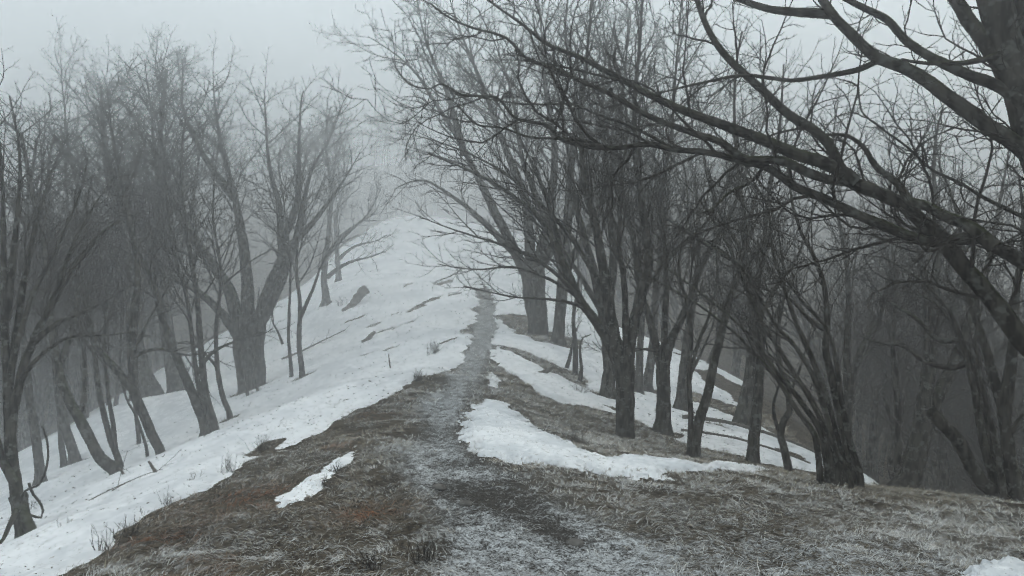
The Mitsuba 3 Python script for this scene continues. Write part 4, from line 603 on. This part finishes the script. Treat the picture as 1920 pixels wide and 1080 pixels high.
def limb_mesh(rng, pts, r0, r1, base, dist):
    L = np.linalg.norm(np.diff(np.array(pts), axis=0), axis=1).sum()
    n = int(np.clip(L / (0.035 if dist < 9 else 0.06 if dist < 14 else 0.14), 8, 260)); P, L = smooth_line(pts, n)
    s = np.linspace(0, L, n); amp = min(0.02 * L, 0.5 * max(r0, 0.02)) * (0.6 if dist < 7 else 1)
    for k in range(3):
        P[:, k] += amp * (meshkit.fbm(np.stack([s * 1.6 / max(L, 1) * 4, s * 0 + 9 * k, s * 0 + rng.uniform(0, 99)], -1), 3) - 0.5) * sstep(0, 0.15 * L, s)
    R = r1 + (r0 - r1) * (1 - s / L) ** (1.25 if r1 < 0.5 * r0 else 1)
    if base and r1 < r0: R = R * (1 + (0.50 if r0 > 0.09 else 0.15) * np.exp(-np.clip(s - 0.15, 0, 99) / (0.9 * r0 + 0.03)))
    sides = 14 if r0 > 0.09 and dist < 14 else 10 if r0 > 0.04 else 7
    off = rng.uniform(0, 6.3)
    def bump(q, ang):
        k = 1.6 / max(r0, 0.02)
        b = 1 + 0.32 * (meshkit.fbm(q * [k, k, k * 0.45], 3) - 0.5)
        if base: b = b + (0.36 * np.exp(-s / (1.4 * r0 + 0.03)))[None, :, None] * np.cos(ang * 4 + off)[None, None]
        return b
    return P, R, tubes(P[None], R[None], sides, bump)
def build_tree(name, spec, seed):
    rng = np.random.default_rng(seed); root = numbered(name)
    tag(root, spec['label'], 'tree')
    for kind, r0, r1, pts in spec['stems']:
        dist = np.linalg.norm(np.mean(np.array(pts), 0))
        P, R, m = limb_mesh(rng, pts, r0, r1, kind in ('trunk', 'stem'), dist)
        key = numbered(f'{root}__{kind}'); scene[key] = mikit.ply(m, 'bark', smooth=True)
        if kind in ('vine', 'root') or (kind == 'limb' and r1 > 0.7 * r0 and len(pts) < 5): continue
        if r1 > 0.55 * r0 and kind in ('trunk', 'stem') and spec['grow'] != 'near': continue
        tw = twigs_of(rng, P[None], R[None], spec['grow'])
        if tw is not None:
            scene[f'{key}__twigs'] = mikit.ply(tw, 'twig', smooth=False); tag(f'{key}__twigs', kind='stuff')
for s, (name, spec) in enumerate(TREES.items()): build_tree(name.rsplit('_', 1)[0] if name[-3:].isdigit() else name, spec, 100 + s)

# ------------------------------------------------------------------ the wood behind: copies of ten bare trees
def wood_tree(key, seed):
    rng = np.random.default_rng(seed); H = rng.uniform(10.5, 14.5); r = rng.uniform(0.11, 0.24)
    az = rng.uniform(0, 6.3); lean = rng.uniform(0.05, 0.28) * H; stems = 1 if rng.uniform() < 0.6 else 2
    trunk, crown = [], []
    for s in range(stems):
        a = az + s * rng.uniform(1.5, 3); top = np.array([math.cos(a), math.sin(a), 0]) * lean
        pts = [(0, 0, -1.2), (0.02, 0, 0), *[tuple(top * t ** 1.4 + np.array([*rng.normal(0, 0.12, 2), H * (0.75 + 0.25 * s / 2) * t])) for t in (0.2, 0.4, 0.6, 0.8, 1.0)]]
        P, R, m = limb_mesh(rng, pts, r * (1 - 0.25 * s), 0.03, True, 30); trunk.append(m)
        lp, lr = grow(rng, P[None], R[None], 0.55, 0.36, 0.98, 0.50, 2.2, 5.6, (0.35, 1.05), 0.04, 0.07, 10, 0.014, 0.008)
        crown.append(tubes(lp, lr, 5))
        tw = twigs_of(rng, np.concatenate([lp, smooth_line(P, 10)[0][None]]), np.concatenate([lr, np.linspace(r, 0.03, 10)[None]]), 'crown', 1.4); crown.append(tw)
    scene[key] = {'type': 'shapegroup', 'trunk': mikit.ply(join(trunk), 'bark', smooth=True), 'crown': mikit.ply(join(crown), 'twig', smooth=False)}
WOOD = [f'wood_tree_kind_{k}' for k in range(10)]
for k, key in enumerate(WOOD): wood_tree(key, 900 + k)
def wood(name, seed, n, spot, label, group, lo=0.8, hi=1.2, gap=1.6, fixed=()):
    rng = np.random.default_rng(seed); at = []
    for x, y in fixed: at.append((x, y))
    while len(at) < n:
        x, y = spot(rng)
        if all((x - a) ** 2 + (y - b) ** 2 > gap * gap for a, b in at): at.append((x, y))
    for x, y in at:
        key = numbered(name); z = float(terrain(np.array([x]), np.array([y]))[0]); s = rng.uniform(lo, hi)
        scene[key] = {'type': 'instance', 'to_world': T().translate([x, y, z]).rotate([0, 0, 1], rng.uniform(0, 360)).scale([s, s, s * rng.uniform(0.9, 1.1)]),
                      'shapegroup': {'type': 'ref', 'id': WOOD[rng.integers(0, 10)]}}
        tag(key, label, 'tree', group)
wood('misty_tree', 41, 165, lambda r: (lambda y: (-r.uniform(0.38, 0.98) * y - 2.6, y))(r.uniform(27, 70)), 'bare misty tree deep in the wood on the left slope, behind the big trunks', 'misty trees of the left wood', 0.66, 1.06)
wood('shadowy_tree', 42, 110, lambda r: (lambda y: (r.uniform(0.36, 1.0) * y + 1.8, y))(r.uniform(21, 62)), 'bare shadowy tree in the dark wood down the right slope, behind the leaning stems', 'shadowy trees of the right wood', 0.8, 1.25)
wood('ridge_wood_tree', 43, 18, lambda r: (lambda y: (r.uniform(0.06, 0.30) * y + 1.0, y))(r.uniform(30, 62)), 'bare tree fading into fog along the right flank, beyond the thick trunks', 'fading trees along the right flank of the ridge')
wood('far_tree', 44, 90, lambda r: (r.uniform(-62, 34), r.uniform(112, 175)), 'faint bare tree on the far hill beyond the snowy crest', 'faint trees on the far hill', 0.8, 1.1, 2.6)

# ------------------------------------------------------------------ shrubs, sticks, stones
def shrub(name, spot, n, h, spread, label, cat='shrub', kind='shrub', lean=(0, 0), radius=0.0022):
    rng = np.random.default_rng(abs(hash(spot)) % 2**31 if False else int(abs(spot[0]) * 1000 + spot[1] * 77) % 99991)
    root = numbered(name); x, y = spot[:2]; z = float(ground_z(np.array([x]), np.array([y]))[0]); y_ = spot[1]
    a = rng.uniform(0, 6.3, n); th = np.abs(rng.normal(0, spread, n)); L = h * rng.uniform(0.35, 0.9, n)
    d = np.stack([np.cos(a) * np.sin(th) + lean[0], np.sin(a) * np.sin(th) + lean[1], np.cos(th)], 1); d /= np.linalg.norm(d, axis=1, keepdims=True)
    p = np.stack([x + rng.normal(0, h * 0.16, n), y + rng.normal(0, h * 0.16, n), np.full(n, z - 0.02)], 1); pts = [p]
    for s in range(5):
        p = p + d * (L / 5)[:, None]; pts.append(p); d = d + rng.normal(size=(n, 3)) * 0.16; d /= np.linalg.norm(d, axis=1, keepdims=True)
    P = np.stack(pts, 1); k = radius * 0.8 * max(1, y_ / 9); R = np.linspace(1.5 * k, 0.6 * k, 6)[None] * np.ones((n, 1))
    scene[f'{root}__stems'] = mikit.ply(tubes(P, R, 4), 'twig', smooth=False)
    p2, r2 = grow(rng, P, R, 0.07 * max(1, y_ / 9), 0.25, 1, 0.4, 0.05 * h / 0.3, 0.5 * h, (0.4, 1.0), 0.05, 0.15, 4, 0.01, 0.6 * k)
    scene[f'{root}__twigs'] = mikit.ply(tubes(p2, r2, 3), 'twig', smooth=False); tag(f'{root}__twigs', kind='stuff')
    tag(root, label, cat)
S = SPOTS
shrub('shrub', S['bush_a'], 34, 0.42, 0.5, 'rounded dark shrub in the snow left of the path, furthest up the ridge')
shrub('shrub_001', S['bush_b'], 40, 0.24, 0.6, 'dense low dark shrub at the brown grass edge by the path neck') if False else shrub('shrub', S['bush_b'], 46, 0.25, 0.6, 'dense low dark shrub at the brown grass edge by the path neck')
shrub('shrub', S['bush_c'], 26, 0.28, 0.6, 'scruffy shrub beside the bare notch in the snow edge, left of the snow strip')
shrub('shrub', S['bush_d'], 22, 0.26, 0.5, 'dark upright shrub in the snow, next one downhill from the bare notch')
shrub('dry_stalks', S['bush_e'], 7, 0.24, 0.4, 'few thin dry stalks standing in the snow between two dark shrubs', 'dry plant')
shrub('dry_stalks', S['bush_f'], 12, 0.20, 0.6, 'loose tangle of dry twigs in the snow midway down the grass edge', 'dry plant')
shrub('dry_stalks', S['bush_g'], 9, 0.14, 0.7, 'low flat sprig in the snow just below the loose tangle of twigs', 'dry plant')
shrub('shrub', S['bush_h'], 26, 0.20, 0.7, 'low spreading shrub on the lower grass edge near the bottom left')
shrub('dry_stalks', S['bush_i'], 14, 0.26, 0.25, 'upright tuft of dry stalks at the very bottom of the grass edge, lower left', 'dry plant')
shrub('dry_stalks', S['bush_j'], 20, 0.13, 0.5, 'small dark sprigs poking through the upper part of the narrow snow strip', 'dry plant')
shrub('dry_stalks', S['bush_k'], 9, 0.14, 0.4, 'thin sprigs at the lower rim of the narrow snow strip', 'dry plant')
shrub('shrub', S['bush_l'], 22, 0.30, 0.6, 'twiggy brown shrub at the upper edge of the big snow wedge')
shrub('dry_stalks', S['bush_m'], 12, 0.45, 0.7, 'splayed dry twigs in the snow left of the stout fanning tree', 'dry plant')
shrub('shrub', S['bush_n'], 30, 0.20, 0.45, 'dark wiry stems in the frosted grass at the bottom, nearest the path')
shrub('shrub', S['bush_o'], 24, 0.18, 0.4, 'dark wiry stems in the frosted grass at the bottom, left of the other wiry clump')
shrub('dry_stalks', S['bush_p'], 9, 0.12, 0.6, 'tiny sprig in the snow above the loose tangle of twigs', 'dry plant')
shrub('dry_stalks', S['bush_s'], 12, 0.5, 0.7, 'sparse dry twigs beside the fallen log on the far left slope', 'dry plant')
shrub('dry_stalks', S['bush_t'], 10, 0.18, 0.7, 'faint dry sprigs on the snow in the bottom left, right of the gnarled tree', 'dry plant')
shrub('dry_stalks', S['bush_u'], 7, 0.3, 0.4, 'thin stalks in the snow behind the gnarled tree at the left edge', 'dry plant')

def pole(name, pts, r0, r1, label, cat, bsdf='dead_wood', grow_kind=None, seed=1, sides=8):
    rng = np.random.default_rng(seed); key = numbered(name)
    n = 26; P, L = smooth_line(pts, n); R = np.linspace(r0, r1, n)
    q = tubes(P[None], R[None], sides, lambda q, a: 1 + 0.8 * (meshkit.fbm(q * (0.9 / r0), 3) - 0.5))
    c0, c1 = len(q[0]), len(q[0]) + 1; k = np.arange(sides); e = (n - 1) * sides
    m = (np.vstack([q[0], P[0], P[-1] + (P[-1] - P[-2]) * 0.2]), np.vstack([q[1], np.stack([(k + 1) % sides, k, k * 0 + c0], 1), np.stack([e + k, e + (k + 1) % sides, k * 0 + c1], 1)]))
    scene[key if grow_kind is None else key + '__stem'] = mikit.ply(m, bsdf, smooth=40)
    if grow_kind:
        scene[key + '__twigs'] = mikit.ply(twigs_of(rng, P[None], R[None], grow_kind, 1.6), 'twig', smooth=False); tag(key + '__twigs', kind='stuff')
    tag(key, label, cat); return key
def on(x, y, h=0.0): return (x, y, float(ground_z(np.array([float(x)]), np.array([float(y)]))[0]) + h)
def near(s, dx, dy, h): return on(s[0] + dx, s[1] + dy, h)
a = S['stick']; pole('stick', [near(a, 0, 0, -0.05), near(a, -0.03, 0, 0.2), near(a, -0.05, 0.02, 0.36)], 0.022, 0.01, 'single upright stick standing in the snow left of the ridge path', 'stick')
a = S['stub_a']; pole('stump', [near(a, -0.16, 0, 0.0), near(a, 0, 0.05, 0.13), near(a, 0.18, 0.06, 0.22)], 0.10, 0.045, 'small dark stump end sticking out of the snow left of the path', 'stump')
a = S['stub_b']; pole('broken_branch', [near(a, -0.18, 0, 0.0), near(a, -0.02, 0.02, 0.10), near(a, 0.13, 0.02, 0.22)], 0.06, 0.028, 'short broken branch sticking up from the snow right of the path', 'branch')
a = S['log']; pole('fallen_log', [near(a, -0.5, -0.4, 0.0), near(a, -0.2, -0.2, 0.10), near(a, 0.02, 0.0, 0.34), near(a, 0.30, 0.15, 0.50)], 0.12, 0.19, 'thick broken log lying tilted on the far left snow slope', 'log', sides=12)
a = S['br_a']; pole('fallen_branch', [near(a, -1.0, -0.3, 0.16), near(a, -0.45, -0.1, 0.12), near(a, 0.2, 0.1, 0.16), near(a, 0.9, 0.5, 0.14)], 0.035, 0.015, 'fallen branch across the snow beside the two slim trunks on the left slope', 'branch', grow_kind='thin', seed=3)
a = S['br_b']; pole('fallen_branch', [near(a, -0.4, 0.3, 0.12), near(a, 0.2, 0.1, 0.14), near(a, 0.75, -0.5, 0.13), near(a, 1.4, -1.1, 0.10)], 0.035, 0.02, 'upper of two dark fallen branches on the snow behind the slender pair of stems', 'branch', seed=4)
a = S['br_c']; pole('fallen_branch', [near(a, -0.4, 0.2, 0.11), near(a, 0.25, -0.1, 0.13), near(a, 0.8, -0.6, 0.10), near(a, 1.2, -1.0, 0.09)], 0.022, 0.012, 'lower of two dark fallen branches on the snow behind the slender pair of stems', 'branch', seed=5)
a = S['tw_a']; pole('fallen_twig', [near(a, -0.15, -0.25, 0.06), near(a, 0.0, -0.05, 0.08), near(a, 0.18, 0.2, 0.10)], 0.006, 0.003, 'dark fallen twig on the left snow below the curved trunk, lower one', 'twig', grow_kind='thin', seed=6)
a = S['tw_b']; pole('fallen_twig', [near(a, -0.1, -0.15, 0.06), near(a, 0.08, 0.05, 0.10), near(a, 0.3, 0.2, 0.08)], 0.006, 0.003, 'dark fallen twig on the left snow below the curved trunk, upper one', 'twig', grow_kind='thin', seed=7)
a = S['stub_c']; pole('stub', [near(a, 0.03, 0, 0.0), near(a, -0.01, 0, 0.1), near(a, -0.05, 0, 0.17)], 0.022, 0.012, 'small dark stub in the snow just right of the curved trunk foot', 'stub')
a = S['stub_d']; pole('stub', [near(a, 0.05, 0, 0.0), near(a, 0.0, 0, 0.1), near(a, -0.05, 0, 0.19)], 0.026, 0.012, 'small dark stub in the snow below the straight forked trunk', 'stub')
a = S['stake']; pole('dead_stem', [near(a, -0.03, 0, -0.1), near(a, 0.0, 0, 0.25), near(a, 0.04, 0, 0.6), near(a, 0.03, 0, 0.85)], 0.016, 0.008, 'thin dead upright stem at the right foot of the leaning clump', 'stem', bsdf='twig')
def stone(spot, r, label, seed):
    rng = np.random.default_rng(seed); m = trimesh.creation.icosphere(3, 1.0); v = m.vertices.copy()
    v *= (0.75 + 0.5 * meshkit.fbm(v * 1.4 + seed, 3))[:, None]; v = v * np.array([1.2, 1.0, 0.55]) * r
    x, y, z = on(spot[0], spot[1], r * 0.12); key = numbered('stone')
    scene[key] = mikit.ply((v + [x, y, z + 0.01], m.faces), 'stone_surface', smooth=True); tag(key, label, 'stone')
stone(S['stone_a'], 0.055, 'dark earthy stone on the path, upper left of the two near the muddy bend', 1)
stone(S['stone_b'], 0.045, 'dark earthy stone on the path, lower right of the two near the muddy bend', 2)
stone(S['stone_c'], 0.05, 'dark stone half sunk at the near end of the muddy stretch', 3)

# ------------------------------------------------------------------ mist
scene['haze_medium'] = {'type': 'homogeneous', 'albedo': {'type': 'rgb', 'value': [0.955, 0.955, 0.955]}, 'sigma_t': HAZE, 'phase': {'type': 'hg', 'g': 0.85}}
Z0, Z1 = float(_g[:, 2].min()) - 6.0, 42.0
scene['haze'] = {'type': 'cube', 'to_world': T().translate([0, 112, (Z0 + Z1) / 2]).scale([160, 150, (Z1 - Z0) / 2]), 'bsdf': {'type': 'null'}, 'interior': {'type': 'ref', 'id': 'haze_medium'}}
tag('haze', 'cold mist filling the valley and fading the far trees', 'mist', kind='stuff')
